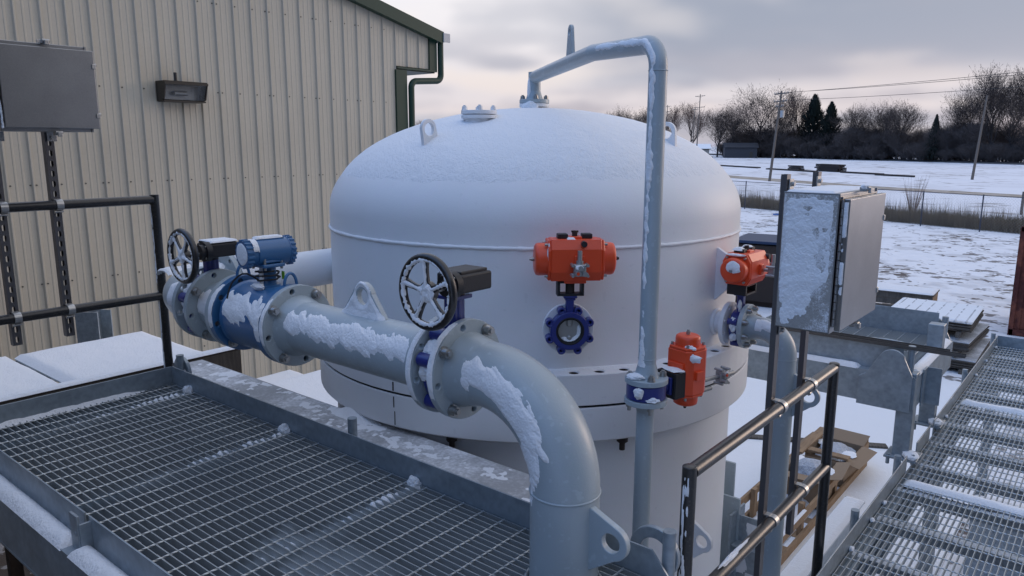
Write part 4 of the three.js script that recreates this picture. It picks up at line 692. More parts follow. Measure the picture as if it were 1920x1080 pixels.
{
  // left platform
  const x0 = -4.139, x1 = -0.98, z0 = -1.965, z1 = -0.93, y = 3.14, P = thing('grating_platform', 'galvanised grating platform with toe plates in the left foreground', 'platform', 'grating platforms');
  const tp = 0.007, top = y + 0.098;
  mesh('toe_plate', rbox(tp, 0.14, z1 - z0, x0 - tp / 2, top - 0.07, (z0 + z1) / 2, 0.002, 1), mat.galv, P);
  { const s = new THREE.Shape([[x0, top - 0.14], [x1, top - 0.14], [x1, top - 0.07], [x1 - 0.06, top], [x0, top]].map(a => new THREE.Vector2(...a))); mesh('toe_plate', extr(s, tp).translate(0, 0, z0 - tp / 2), mat.galv, P); }
  mesh('toe_plate', rbox(1.46, 0.14, tp, x0 + 0.73, top - 0.07, z1 + tp / 2, 0.002, 1), mat.galv, P);
  mesh('toe_plate', rbox(x1 - x0 - 1.50, 0.14, tp, (x1 + x0 + 1.50) / 2, top - 0.07, z1 + tp / 2, 0.002, 1), mat.galv, P);
  // perimeter channel: web and flanges, set out from the toe plates so that a ledge shows
  const ly = y - 0.016, ch = 0.21;
  mesh('channel_beam', [span(x0 - 0.08, x1, ly - ch, ly - 0.011, z1 + 0.075, z1 + 0.083), span(x0 - 0.08, x1, ly - 0.010, ly, z1 + 0.0075, z1 + 0.084), span(x0 - 0.08, x1, ly - ch - 0.01, ly - ch, z1 + 0.008, z1 + 0.084)], mat.galv, P);
  mesh('channel_beam', [span(x0 - 0.08, x1, ly - ch, ly - 0.011, z0 - 0.052, z0 - 0.044), span(x0 - 0.08, x1, ly - 0.010, ly, z0 - 0.054, z0 - 0.0075)], mat.galv, P);
  mesh('channel_beam', [span(x0 - 0.075, x0 - 0.068, ly - ch, ly - 0.012, z0 - 0.04, z1 + 0.07), span(x0 - 0.077, x0 - 0.0075, ly - 0.010, ly - 0.001, z0 - 0.04, z1 + 0.005)], mat.galv, P);
  for (const x of [-3.94, -3.02, -2.12, -1.25]) mesh('support_angle', [span(x - 0.035, x + 0.035, y - 0.040, y - 0.033, z0, z1), span(x - 0.035, x - 0.029, y - 0.10, y - 0.041, z0, z1)], mat.galv, P);
  grating(P, x0 + 0.006, x1 - 0.012, z0 + 0.004, z1 - 0.004, y, 'x', [-1.262, PZ, 0.122]);
  { const p = []; for (let i = 0; i <= 40; i++) { const a = i / 40 * 2 * Math.PI; p.push(V3(-1.262 + Math.cos(a) * 0.122, y - 0.012, PZ + Math.sin(a) * 0.122)); } mesh('hole_band', sweep(p, 0.006, 8, false), mat.galvBar, P); }
  mesh('end_band', span(x1 - 0.011, x1 - 0.006, y - 0.034, y, z0, z1), mat.galvBar, P);
  // lifting rings at the corners, post sockets
  for (const x of [-4.16, -1.075]) mesh('lifting_lug', extr(ring(0.088, 0.050), 0.02, 0.002, 32).translate(x + 0.01, y + 0.052, z0 - 0.07), mat.galv, P);
  for (const [x, z] of [[-4.175, z0 + 0.005], [-2.56, z0 - 0.035], [-1.0, z0 - 0.04]]) mesh('post_socket', [cyl(0.021, 0.21, 'y', x + (x < -4 ? 0.055 : 0), y + 0.055, z - (x < -4 ? 0.05 : 0), 18)], mat.galv, P);
  mesh('post_socket', [rbox(0.062, 0.16, 0.010, x0 + 1.48, y + 0.035, z1 + 0.045, 0.002, 1), rbox(0.010, 0.13, 0.04, x0 + 1.513, y + 0.02, z1 + 0.025, 0.002, 1), cyl(0.008, 0.012, 'z', x0 + 1.49, y + 0.045, z1 + 0.046, 12)], mat.galv, P);
  for (const [xa, za] of [[x0 + 0.002, z0], [x1 - 0.5, z1]]) mesh('leg', [span(xa, xa + 0.1, 0, ly - ch - 0.01, za, za + 0.1)], mat.galv, P);
  // snow held on the bearers, on the ledge and along the rear toe plate
  const sn = [];
  for (const [x, k] of [[-3.94, 1], [-3.02, 2], [-2.12, 3]]) mesh('bearer_snow', snowSkin(14, 140, (u, v) => { const xx = lerp(x - 0.048, x + 0.048, u), z = lerp(z0 + 0.004, z1 - 0.09, v), cell = Math.abs(((z - z0) / 0.0302) % 1 - 0.5) * 2, n = fbm3(xx * 30, k, z * 16, 4); return { p: V3(xx, y - 0.046, z), n: V3(0, 1, 0), t: (0.016 + 0.030 * (1 - v * 0.7)) * Math.sin(u * Math.PI) * (0.55 + 1.1 * n) - 0.008 - 0.011 * cell - 0.016 * sstep(0.7, 1, v) }; }), mat.snow, P);
  for (const x of [-3.935, -3.015, -2.115]) mesh('snow_lump', [lump(x, y + 0.000, z0 + 0.014, 0.030, 0.032, 0.024, x * 7, 0.45, 4)], mat.snowFine, P);
  mesh('ledge_snow', snowBed(x0 - 0.05, x0 + 1.44, z1 + 0.006, z1 + 0.088, ly + 0.0005, 0.036, 3, 0.011, 0.25, 16), mat.snow, P);
  mesh('ledge_snow', snowBed(x0 + 1.50, x1, z1 + 0.006, z1 + 0.088, ly + 0.0005, 0.042, 4, 0.011, 0.25, 16), mat.snow, P);
  mesh('toe_snow', snowSkin(6, 120, (u, v) => { const xx = lerp(x0, x0 + 0.034, u), z = lerp(z0 + 0.1, z1, v), n = fbm3(xx * 30, 4, z * 14, 4); return { p: V3(xx, y - 0.004, z), n: V3(0, 1, 0), t: 0.022 * (1 - u) * (0.45 + 0.8 * n) * sstep(0, 0.25, v) - 0.003 }; }), mat.snow, P);
  mesh('bearer_snow', snowSkin(80, 40, (u, v) => { const xx = lerp(-2.30, -1.62, u), z = lerp(-1.56, -1.20, v), n = fbm3(xx * 11, 8, z * 11, 4), cell = Math.abs(((z - z0) / 0.0302) % 1 - 0.5) * 2; return { p: V3(xx, y - 0.03, z), n: V3(0, 1, 0), t: 0.03 * (n - 0.36 - 0.5 * Math.pow(2 * Math.abs(v - 0.5), 2) - 0.4 * Math.pow(2 * Math.abs(u - 0.5), 3)) + 0.006 - 0.012 * cell }; }), mat.snow, P);
}
{
  // right platform
  const x0 = -0.932, x1 = 0.22, z0 = -9.30, z1 = -2.55, y = 2.395, P = thing('grating_platform', 'long galvanised grating walkway receding along the right edge', 'platform', 'grating platforms');
  const tp = 0.007, th = 0.104;
  for (const [a, b] of [[z0, -6.06], [-5.93, -5.50], [-5.22, z1]]) mesh('toe_plate', rbox(tp, 0.14, b - a, x0 - tp / 2, y + th - 0.07, (a + b) / 2, 0.002, 1), mat.galv, P);
  mesh('toe_plate', rbox(x1 - x0, 0.14, tp, (x0 + x1) / 2, y + th - 0.07, z0 - tp / 2 - 0.004, 0.002, 1), mat.galv, P);
  mesh('toe_plate', rbox(tp, 0.14, z1 - z0, x1 + tp / 2, y + th - 0.07, (z0 + z1) / 2, 0.002, 1), mat.galv, P);
  mesh('channel_beam', [span(x0 - 0.012, x0 - 0.0075, y - 0.26, y - 0.034, z0, z1), span(x0 - 0.012, x0 + 0.07, y - 0.27, y - 0.261, z0, z1), span(x0 - 0.005, x0 + 0.06, y - 0.042, y - 0.034, z0, z1)], mat.galv, P);
  mesh('channel_beam', [span(x1 - 0.06, x1 + 0.005, y - 0.26, y - 0.034, z0, z1)], mat.galv, P);
  mesh('channel_beam', [span(x0, x1, y - 0.26, y - 0.034, z0, z0 + 0.05)], mat.galv, P);
  for (let z = z0 + 0.40, i = 0; z < z1; z += 0.49, i++) { mesh('support_beam', [span(x0 + 0.065, x1 - 0.065, y - 0.042, y - 0.0335, z - 0.035, z + 0.035), span(x0 + 0.065, x1 - 0.065, y - 0.11, y - 0.043, z - 0.004, z + 0.004)], mat.galv, P); mesh('bearer_snow', snowSkin(80, 8, (u, v) => { const x = lerp(x0 + 0.01, x1, u), zz = lerp(z - 0.034, z + 0.034, v), n = fbm3(x * 9, i, zz * 30, 3); return { p: V3(x, y - 0.0335, zz), n: V3(0, 1, 0), t: 0.018 * Math.sin(v * Math.PI) * (n * 1.5 - 0.25) - 0.001 }; }), mat.snowFine, P); }
  grating(P, x0 + 0.004, x1 - 0.004, z0 + 0.006, z1, y, 'z', null, mat.galvBar);
  for (const z of [-5.02, -7.0]) mesh('drift_snow', snowBed(x0 + 0.03, x1, z - 0.05, z + 0.05, y - 0.004, 0.028, z, 0.012, 0.7, 14), mat.snow, P);
  mesh('drift_snow', snowBed(x0 + 0.0, x0 + 0.32, -3.62, -3.22, y - 0.004, 0.05, 4, 0.012, 0.9, 10), mat.snow, P);
  for (const z of [-9.24, -7.55, -5.1, -4.15]) mesh('post_socket', cyl(0.022, 0.19, 'y', x0 - 0.035, y + 0.04, z, 16), mat.galv, P);
  for (const z of [-8.9, -6.0, -2.9]) for (const x of [x0 + 0.02, x1 - 0.1]) mesh('leg', [span(x, x + 0.09, 0, y - 0.272, z, z + 0.09)], mat.galv, P);
  for (const z of [-9.15, -8.5, -7.9, -6.5, -4.62, -3.95, -4.35]) mesh('snow_lump', [lump(x0 + 0.012, y + 0.008, z, 0.012, 0.014, 0.02, z, 0.4, 2)], mat.snowFine, P);
}
{
  // raised platform behind the cabinet, standing on two posts
  const x0 = -2.35, x1 = -0.955, z0 = -6.62, z1 = -5.33, y = 3.02, P = thing('grating_platform', 'short raised galvanised platform between the tank and the walkway', 'platform', 'grating platforms');
  const tp = 0.007;
  mesh('channel_beam', [span(x0, x1 - 0.006, 2.775, 2.985, z1 - 0.008, z1), span(x0, x1 - 0.006, 2.986, 2.995, z1 - 0.075, z1 + 0.001)], mat.galv, P);
  mesh('channel_beam', [span(x0, x1 - 0.006, 2.775, 2.985, z0, z0 + 0.008), span(x0, x1 - 0.006, 2.986, 2.995, z0, z0 + 0.075)], mat.galv, P);
  mesh('channel_beam', [span(x1 - 0.005, x1 + 0.003, 2.775, 2.985, z0, z1), span(x1 - 0.075, x1 + 0.004, 2.986, 2.996, z0 + 0.08, z1 - 0.08)], mat.galv, P);
  mesh('toe_plate', rbox(x1 - x0 - 0.10, 0.17, tp, (x0 + x1) / 2 - 0.05, 3.075, z1 - 0.085, 0.002, 1), mat.galv, P);
  mesh('toe_plate', rbox(x1 - x0 - 0.10, 0.22, tp, (x0 + x1) / 2 - 0.05, 3.10, z0 + 0.085, 0.002, 1), mat.galv, P);
  grating(P, x0 + 0.01, x1 - 0.08, z0 + 0.095, z1 - 0.095, y, 'x', [-1.33, -6.02, 0.21], mat.galvBar);
  { const p = []; for (let i = 0; i <= 40; i++) { const a = i / 40 * 2 * Math.PI; p.push(V3(-1.33 + Math.cos(a) * 0.212, y - 0.015, -6.02 + Math.sin(a) * 0.212)); } mesh('hole_band', sweep(p, 0.012, 8, false), mat.galvBar, P); }
  for (const z of [z1 + 0.011, z0 + 0.03]) mesh('lifting_lug', [(() => { const s = new THREE.Shape(); s.moveTo(-1.30, 2.755); s.lineTo(-0.97, 2.755); s.lineTo(-0.97, 3.0); s.lineTo(-1.035, 3.13); s.absarc(-1.10, 3.08, 0.085, 0.5, Math.PI - 0.5, false); s.lineTo(-1.255, 2.98); s.lineTo(-1.30, 2.95); const h = new THREE.Path(); h.absarc(-1.095, 3.045, 0.040, 0, 6.283, true); s.holes.push(h); return extr(s, 0.02, 0.002, 20).translate(0, 0, z); })()], mat.galv, P);
  for (const [x, z] of [[-0.985, -5.30], [-0.985, -6.10]]) { mesh('post', [rbox(0.105, 0.58 + (z < -6 ? 0.18 : 0), 0.105, x - 0.02, 2.435 + (0.58 + (z < -6 ? 0.18 : 0)) / 2 - 0.0, z - 0.10, 0.006, 1)], mat.galv, P); mesh('base_plate', [rbox(0.20, 0.016, 0.20, x - 0.01, 2.428, z - 0.10, 0.003, 1), cyl(0.012, 0.07, 'y', x - 0.085, 2.41, z - 0.02, 8), cyl(0.012, 0.07, 'y', x + 0.065, 2.44, z - 0.02, 8)], mat.galv, P); mesh('base_snow', lump(x + 0.045, 2.455, z - 0.05, 0.05, 0.028, 0.06, z, 0.3), mat.snowFine, P); }
  mesh('clip_angle', [rbox(0.10, 0.26, 0.012, x1 + 0.055, 2.88, -5.62, 0.002, 1), rbox(0.012, 0.26, 0.10, x1 + 0.010, 2.88, -5.57, 0.002, 1)], mat.galv, P);
  for (const z of [-5.42, -6.54]) mesh('post_socket', cyl(0.023, 0.19, 'y', x1 - 0.055, 3.09, z, 16), mat.galv, P);
  mesh('ledge_snow', snowBed(x0, -1.31, z1 - 0.078, z1 + 0.004, 2.996, 0.024, 5, 0.014, 0.3, 12), mat.snow, P);
  mesh('ledge_snow', snowBed(x1 - 0.076, x1 + 0.006, z0 + 0.08, z1 - 0.09, 2.997, 0.026, 6, 0.014, 0.4, 12), mat.snow, P);
  mesh('ledge_snow', snowBed(x0, -1.3, z0 - 0.0, z0 + 0.08, 2.996, 0.02, 7, 0.02, 0.4, 12), mat.snow, P);
}
// loose strut channels lying on the raised platform
for (const [z, xa, xb, lab] of [[-5.41, -1.98, -0.70, 'slotted dark strut channel lying on the raised platform edge, nearer of the pair'], [-5.47, -2.1, -0.80, 'slotted dark strut channel lying on the raised platform edge, farther of the pair']]) {
  const g = [beamBox([xa, 3.174, z + 0.019], [xb, 3.174, z + 0.019], 0.003, 0.021), beamBox([xa, 3.174, z - 0.019], [xb, 3.174, z - 0.019], 0.003, 0.021), beamBox([xa, 3.165, z], [xb, 3.165, z], 0.035, 0.003)];
  one('loose_strut', g, M(L(0.12, 0.115, 0.11), 0.45, 0.6), lab, 'strut', 'loose struts');
}

// ------------------------------------------------------------------ black railings
{
  const r = 0.0242, X = -1.005;
  const a = thing('handrail', 'black pipe handrail along the right walkway, carrying the steel cabinet', 'railing', 'black handrails');
  for (const [z, y0] of [[-2.136, 2.2], [-3.655, 2.2]]) { const p = mesh('post', [cyl(r, 3.470 - y0, 'y', X, (3.470 + y0) / 2, z, 24)], mat.black, a); mesh('post_cap', [lump(X, 3.470, z, r * 0.97, 0.006, r * 0.97, 2, 0.02, 2)], mat.black, p); }
  mesh('top_rail', cyl(r, 1.52 - 0.03, 'z', X, 3.448, -2.8955, 24), mat.black, a);
  mesh('mid_rail', cyl(r, 1.52 - 0.03, 'z', X, 2.945, -2.8955, 24), mat.black, a);
  mesh('post_snow', [snowSkin(60, 14, (u, v) => { const y = lerp(3.05, 3.44, u), q = lerp(60, 120, v) * R, k = fbm3(y * 28, q * 4, 3, 4); return { p: V3(X + Math.cos(q) * r, y, -2.136 + Math.sin(q) * r), n: V3(Math.cos(q), 0, Math.sin(q)), t: 0.014 * (k - 0.47) * (1 - Math.pow(2 * Math.abs(v - 0.5), 2)) - 0.0004 }; }), lump(X, 2.972, -2.55, 0.009, 0.012, 0.11, 4, 0.8, 4)], mat.snowFine, a);
  const XL = -4.19, b = thing('handrail', 'black pipe handrail at the far left end of the grating platform', 'railing', 'black handrails');
  mesh('post', [cyl(r, 4.215 - 3.0, 'y', XL, (4.215 + 3.0) / 2, -1.975, 24)], mat.black, b);
  mesh('post', [cyl(r, 4.215 - 3.0, 'y', XL, (4.215 + 3.0) / 2, -0.55, 24)], mat.black, b);
  mesh('top_rail', cyl(r, 1.40, 'z', XL, 4.188, -1.2625, 24), mat.black, b);
  mesh('mid_rail', cyl(r, 1.40, 'z', XL, 3.645, -1.2625, 24), mat.black, b);
  mesh('post_snow', snowSkin(150, 12, (u, v) => { const y = lerp(3.1, 4.16, u), q = lerp(78, 132, v) * R, k = fbm3(y * 30, q * 4, 9, 4); return { p: V3(XL + Math.cos(q) * r, y, -1.975 + Math.sin(q) * r), n: V3(Math.cos(q), 0, Math.sin(q)), t: 0.014 * (k - 0.45) * (1 - Math.pow(2 * Math.abs(v - 0.5), 2)) - 0.0002 }; }), mat.snowFine, b);
}
// strut channel standing upright: slotted back towards +x, legs towards -x
const mStrut = M(L(0.15, 0.145, 0.15), 0.42, 0.65, { bumpMap: tGrain, bumpScale: 0.0003 });
function strut(label, x, z, y0, y1, slotted, group, dp = 0.04) {
  const turn = 0;
  const s = thing('strut_channel', label, 'strut', group, [x, 0, z], turn);
  const sh = new THREE.Shape([[-0.0205, y0], [0.0205, y0], [0.0205, y1], [-0.0205, y1]].map(p => new THREE.Vector2(...p)));
  if (slotted) for (let y = y0 + 0.03; y < y1 - 0.03; y += 0.0508) { const h = new THREE.Path(); h.absarc(0, y + 0.008, 0.0075, 0, Math.PI, false); h.absarc(0, y - 0.008, 0.0075, Math.PI, 2 * Math.PI, false); sh.holes.push(h); }
  mesh('channel_web', extr(sh, 0.003, 0, 5).rotateY(Math.PI / 2), mStrut, s);
  mesh('channel_legs', [span(-dp, -0.0016, y0, y1, -0.0205, -0.0178), span(-dp, -0.0016, y0, y1, 0.0178, 0.0205), span(-dp - 0.001, -dp + 0.006, y0, y1, -0.0177, -0.0112), span(-dp - 0.001, -dp + 0.006, y0, y1, 0.0112, 0.0177)], mStrut, s);
  return s;
}
function railClamp(parent, y, dx, z0 = 0) {   // strap round the rail in front of the strut
  const p = []; for (let i = 0; i <= 16; i++) { const a = lerp(-105, 105, i / 16) * R; p.push([Math.cos(a) * 0.0265, Math.sin(a) * 0.0265]); }
  const g = []; for (let i = 0; i < 16; i++) g.push(beamBox([dx + p[i][0], y + p[i][1], z0], [dx + p[i + 1][0], y + p[i + 1][1], z0], 0.032, 0.003).applyMatrix4(new THREE.Matrix4()));
  g.push(box(0.022, 0.004, 0.032, dx - 0.018, y + 0.027, z0), box(0.022, 0.004, 0.032, dx - 0.018, y - 0.027, z0), cyl(0.005, 0.035, 'z', dx + 0.002, y - 0.034, z0, 8), cyl(0.009, 0.008, 'z', dx + 0.002, y - 0.034, z0 + 0.02, 6));
  mesh('rail_clamp', g, M(L(0.52, 0.52, 0.51), 0.35, 0.8), parent);
}
for (const [z, lab] of [[-1.245, 'slotted strut channel under the left cabinet, nearer to the left edge'], [-1.49, 'slotted strut channel under the left cabinet, nearer to the railing post']]) { const s = strut(lab, -4.222, z, 3.50, 4.97, true, 'strut channels on the left railing', 0.04); railClamp(s, 4.188, 0.032); railClamp(s, 3.645, 0.032); }
for (const [z, y0, lab] of [[-2.945, 2.68, 'dark strut channel behind the right handrail, nearer of the two under the cabinet'], [-3.315, 2.72, 'dark strut channel behind the right handrail, farther of the two under the cabinet']]) { const s = strut(lab, -1.037, z, y0, 4.385, false, 'strut channels on the right railing', 0.022); railClamp(s, 3.448, 0.032); railClamp(s, 2.945, 0.032); }

// stainless cabinets, door towards +x
function cabinet(label, x0, x1, y0, y1, z0, z1, snowy) {
  const c = thing('steel_cabinet', label, 'cabinet', 'stainless cabinets'), dz = 0.008;
  mesh('cabinet_body', rbox(x1 - x0, y1 - y0, z1 - z0, (x0 + x1) / 2, (y0 + y1) / 2, (z0 + z1) / 2, 0.003, 1), mat.stainless, c);
  mesh('flange_lip', [span(x1 - 0.004, x1 + 0.006, y0 - 0.001, y1 + 0.001, z0 + 0.004, z0 + 0.012), span(x1 + 0.0005, x1 + 0.007, y1 - 0.02, y1 - 0.012, z0 + 0.013, z1 - 0.013)], mat.stainless, c);
  const d = mesh('door', [rbox(0.022, y1 - y0 - 0.035, z1 - z0 - 0.012 + 0.02, x1 + 0.024, (y0 + y1) / 2 - 0.002, (z0 + z1) / 2 - 0.012, 0.003, 1)], mat.stainless, c);
  const hg = []; for (let y = y0 + 0.03; y < y1 - 0.04; y += 0.032) hg.push(cyl(0.0055, 0.029, 'y', x1 + 0.012, y + 0.016, z1 + 0.001, 10)); mesh('hinge', hg, mat.stainless, d);
  const lt = (x, y, z) => [rbox(0.026, 0.018, 0.034, x, y, z, 0.003, 1), cyl(0.008, 0.03, 'z', x + 0.014, y + 0.004, z, 10), rbox(0.012, 0.022, 0.02, x + 0.022, y - 0.004, z, 0.003, 1)];
  mesh('latch', lt(x1 + 0.012, y1 + 0.006, (z0 + z1) / 2 - 0.015), mat.casting, d); mesh('latch', lt(x1 + 0.012, y0 - 0.008, (z0 + z1) / 2 - 0.03), mat.casting, d);
  for (const f of [0.78, 0.2]) mesh('latch', lt(x1 + 0.012, lerp(y0, y1, f), z0 - 0.012), mat.casting, d);
  for (const z of [z1 - 0.065, z0 + 0.10]) { mesh('mounting_foot', [rbox(0.006, 0.06, 0.045, x0 + 0.004, y0 - 0.015, z, 0.002, 1), cyl(0.010, 0.012, 'x', x0 + 0.012, y0 - 0.026, z, 6)], mat.casting, c); mesh('mounting_foot', [rbox(0.006, 0.06, 0.045, x0 + 0.004, y1 + 0.015, z, 0.002, 1), cyl(0.010, 0.012, 'x', x0 + 0.012, y1 + 0.026, z, 6)], mat.casting, c); }
  return c;
}
{
  const y0 = 3.792, y1 = 4.322, z1 = -2.895, z0 = -3.385;
  const c = cabinet('stainless steel cabinet with a snowy side, mounted over the right handrail', -1.034, -0.826, y0, y1, z0, z1);
  mesh('side_panel', box(0.198, y1 - y0 - 0.012, 0.0015, -0.93, (y0 + y1) / 2, z1 + 0.0012), mat.dustBox, c, 'snow-dusted side');
  mesh('side_snow', snowSkin(90, 200, (u, v) => {
    const x = lerp(-1.030, -0.830, u), y = lerp(y0 + 0.004, y1 - 0.004, v), n = fbm3(x * 16, y * 16, 2, 5), f = fbm3(x * 60, y * 60, 7, 3), big = fbm3(x * 5 + 3, y * 5 + 8, 4, 3);
    const edge = Math.min(u, (1 - u) * 1.0, (1 - v) * 2.5) * 0.20, bare = sstep(0.35, 0.85, u) * sstep(0.60, 0.10, v) * 0.75 + sstep(0.16, 0.0, v) * 0.45;
    return { p: V3(x, y, z1 + 0.0021), n: V3(0, 0, 1), t: 0.006 * (clamp(edge / 0.022) - 0.80 + 1.5 * (n - 0.45) + 1.2 * (big - 0.5) + 0.7 * (f - 0.5) - bare * 1.3) };
  }), mat.snowFine, c);
  mesh('hinge_snow', snowSkin(8, 120, (u, v) => { const x = lerp(-0.812, -0.795, u), y = lerp(y0 + 0.12, y1 - 0.03, v), n = fbm3(x * 30, y * 26, 5, 4); return { p: V3(x, y, z1 - 0.0015), n: V3(0, 0, 1), t: 0.012 * (n - 0.32 - 0.35 * (1 - v)) - (u < 0.02 || u > 0.98 ? 0.004 : 0) }; }), mat.snowFine, c);
  mesh('top_snow', snowBed(-1.030, -0.845, z0 + 0.01, z1 - 0.004, y1 + 0.0004, 0.006, 4, 0.012, 0.4, 16), mat.snowFine, c);
  mesh('latch_snow', lump(-0.812, y1 + 0.014, (z0 + z1) / 2 - 0.01, 0.014, 0.012, 0.018, 4, 0.4), mat.snowFine, c);
  const l = cabinet('small stainless steel cabinet mounted over the left handrail against the building', -4.216, -3.955, 4.548, 4.945, -1.60, -1.205);
  mesh('hinge_snow', snowSkin(8, 90, (u, v) => { const x = lerp(-3.945, -3.925, u), y = lerp(4.56, 4.93, v), n = fbm3(x * 30, y * 26, 8, 4); return { p: V3(x, y, -1.2065), n: V3(0, 0, 1), t: 0.012 * (n - 0.25) - (u < 0.02 || u > 0.98 ? 0.004 : 0) }; }), mat.snowFine, l);
}

// ------------------------------------------------------------------ beams and decks round the skid
{
  const b = thing('steel_beam', 'flat-topped steel beam dusted with snow, between the grating platform and the tank', 'beam', 'skid beams');
  mesh('top_flange', span(-4.62, -1.66, 3.078, 3.092, -2.40, -2.13), mat.dustBeam, b);
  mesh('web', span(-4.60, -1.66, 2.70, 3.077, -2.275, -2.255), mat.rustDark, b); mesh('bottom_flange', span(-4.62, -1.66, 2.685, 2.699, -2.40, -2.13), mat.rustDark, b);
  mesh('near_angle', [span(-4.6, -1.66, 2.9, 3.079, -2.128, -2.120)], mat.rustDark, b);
  mesh('beam_snow', snowSkin(330, 26, (u, v) => { const x = lerp(-4.61, -1.67, u), z = lerp(-2.398, -2.135, v), n = fbm3(x * 6, 3, z * 10, 5), f = fbm3(x * 30, 4, z * 30, 3), bare = sstep(-3.0, -1.9, x) * 0.42 - 0.12 * sstep(-3.9, -4.5, x); return { p: V3(x, 3.0925, z), n: V3(0, 1, 0), t: 0.007 * (n - 0.64 - bare * 0.1 + 0.9 * (f - 0.5)) + 0.06 * Math.exp(-Math.pow((x + 3.02) / 0.10, 2)) * sstep(-2.30, -2.40, z) * (z < -2.31 ? 1 : 0.4) - (v < 0.01 || v > 0.99 ? 0.006 : 0) }; }), mat.snowFine, b);
  const c = thing('steel_beam', 'dark bolted channel beam behind the left platform, snow along its top', 'beam', 'skid beams');
  mesh('web', span(-4.70, -4.688, 2.86, 3.080, -2.72, 0.6), mat.weather, c); mesh('top_flange', span(-4.78, -4.687, 3.0805, 3.09, -2.72, 0.6), mat.rustDark, c);
  for (const z of [-1.62, -1.56]) mesh('bolt', hexBolt(0.022).map(g => g.rotateY(Math.PI / 2).translate(-4.688, 3.055, z)), mat.steelBolt, c);
  mesh('beam_snow', snowBed(-4.782, -4.69, -2.71, 0.55, 3.0905, 0.012, 3, 0.02, 0.3, 10), mat.snow, c);
  // deck plates with snow, west of the channel
  for (const [xa, xb, za, zb, y, lab] of [[-5.93, -4.80, -2.62, -1.72, 3.02, 'snow-covered deck plate beside the building, the farther of two'], [-6.05, -4.80, -1.715, 0.5, 2.995, 'snow-covered deck plate at the left edge, the nearer of two']]) {
    const d = thing('deck_plate', lab, 'deck', 'snowy deck plates'); mesh('plate', span(xa, xb, y - 0.03, y - 0.012, za, zb), mat.galv, d); mesh('deck_frame', [span(xa, xa + 0.06, y - 0.2, y - 0.031, za, zb), span(xb - 0.06, xb, y - 0.2, y - 0.031, za, zb), span(xa + 0.061, xb - 0.061, y - 0.2, y - 0.031, za, za + 0.06)], mat.rustDark, d);
    for (const z of [za + 0.1, zb - 0.15]) mesh('leg', span(xa + 0.01, xa + 0.09, 0, y - 0.201, z, z + 0.08), mat.rustDark, d);
    mesh('deck_snow', snowBed(xa - 0.004, xb + 0.004, za - 0.004, zb + 0.004, y - 0.0115, 0.035, y * 9, 0.03, 0.12, 5), mat.snow, d);
  }
  // upright steel column stub by the wall
  const k = thing('steel_column', 'dark grey H-section steel column end beside the building wall', 'column', null, [-8.05, 0, -3.07], 0.6);
  mesh('flange', span(-0.12, 0.12, 0, 2.82, 0.10, 0.115), mat.galv, k); mesh('flange', span(-0.12, 0.12, 0, 2.80, -0.115, -0.10), mat.galv, k); mesh('web', span(-0.006, 0.006, 0, 2.79, -0.099, 0.099), mat.galv, k);
}
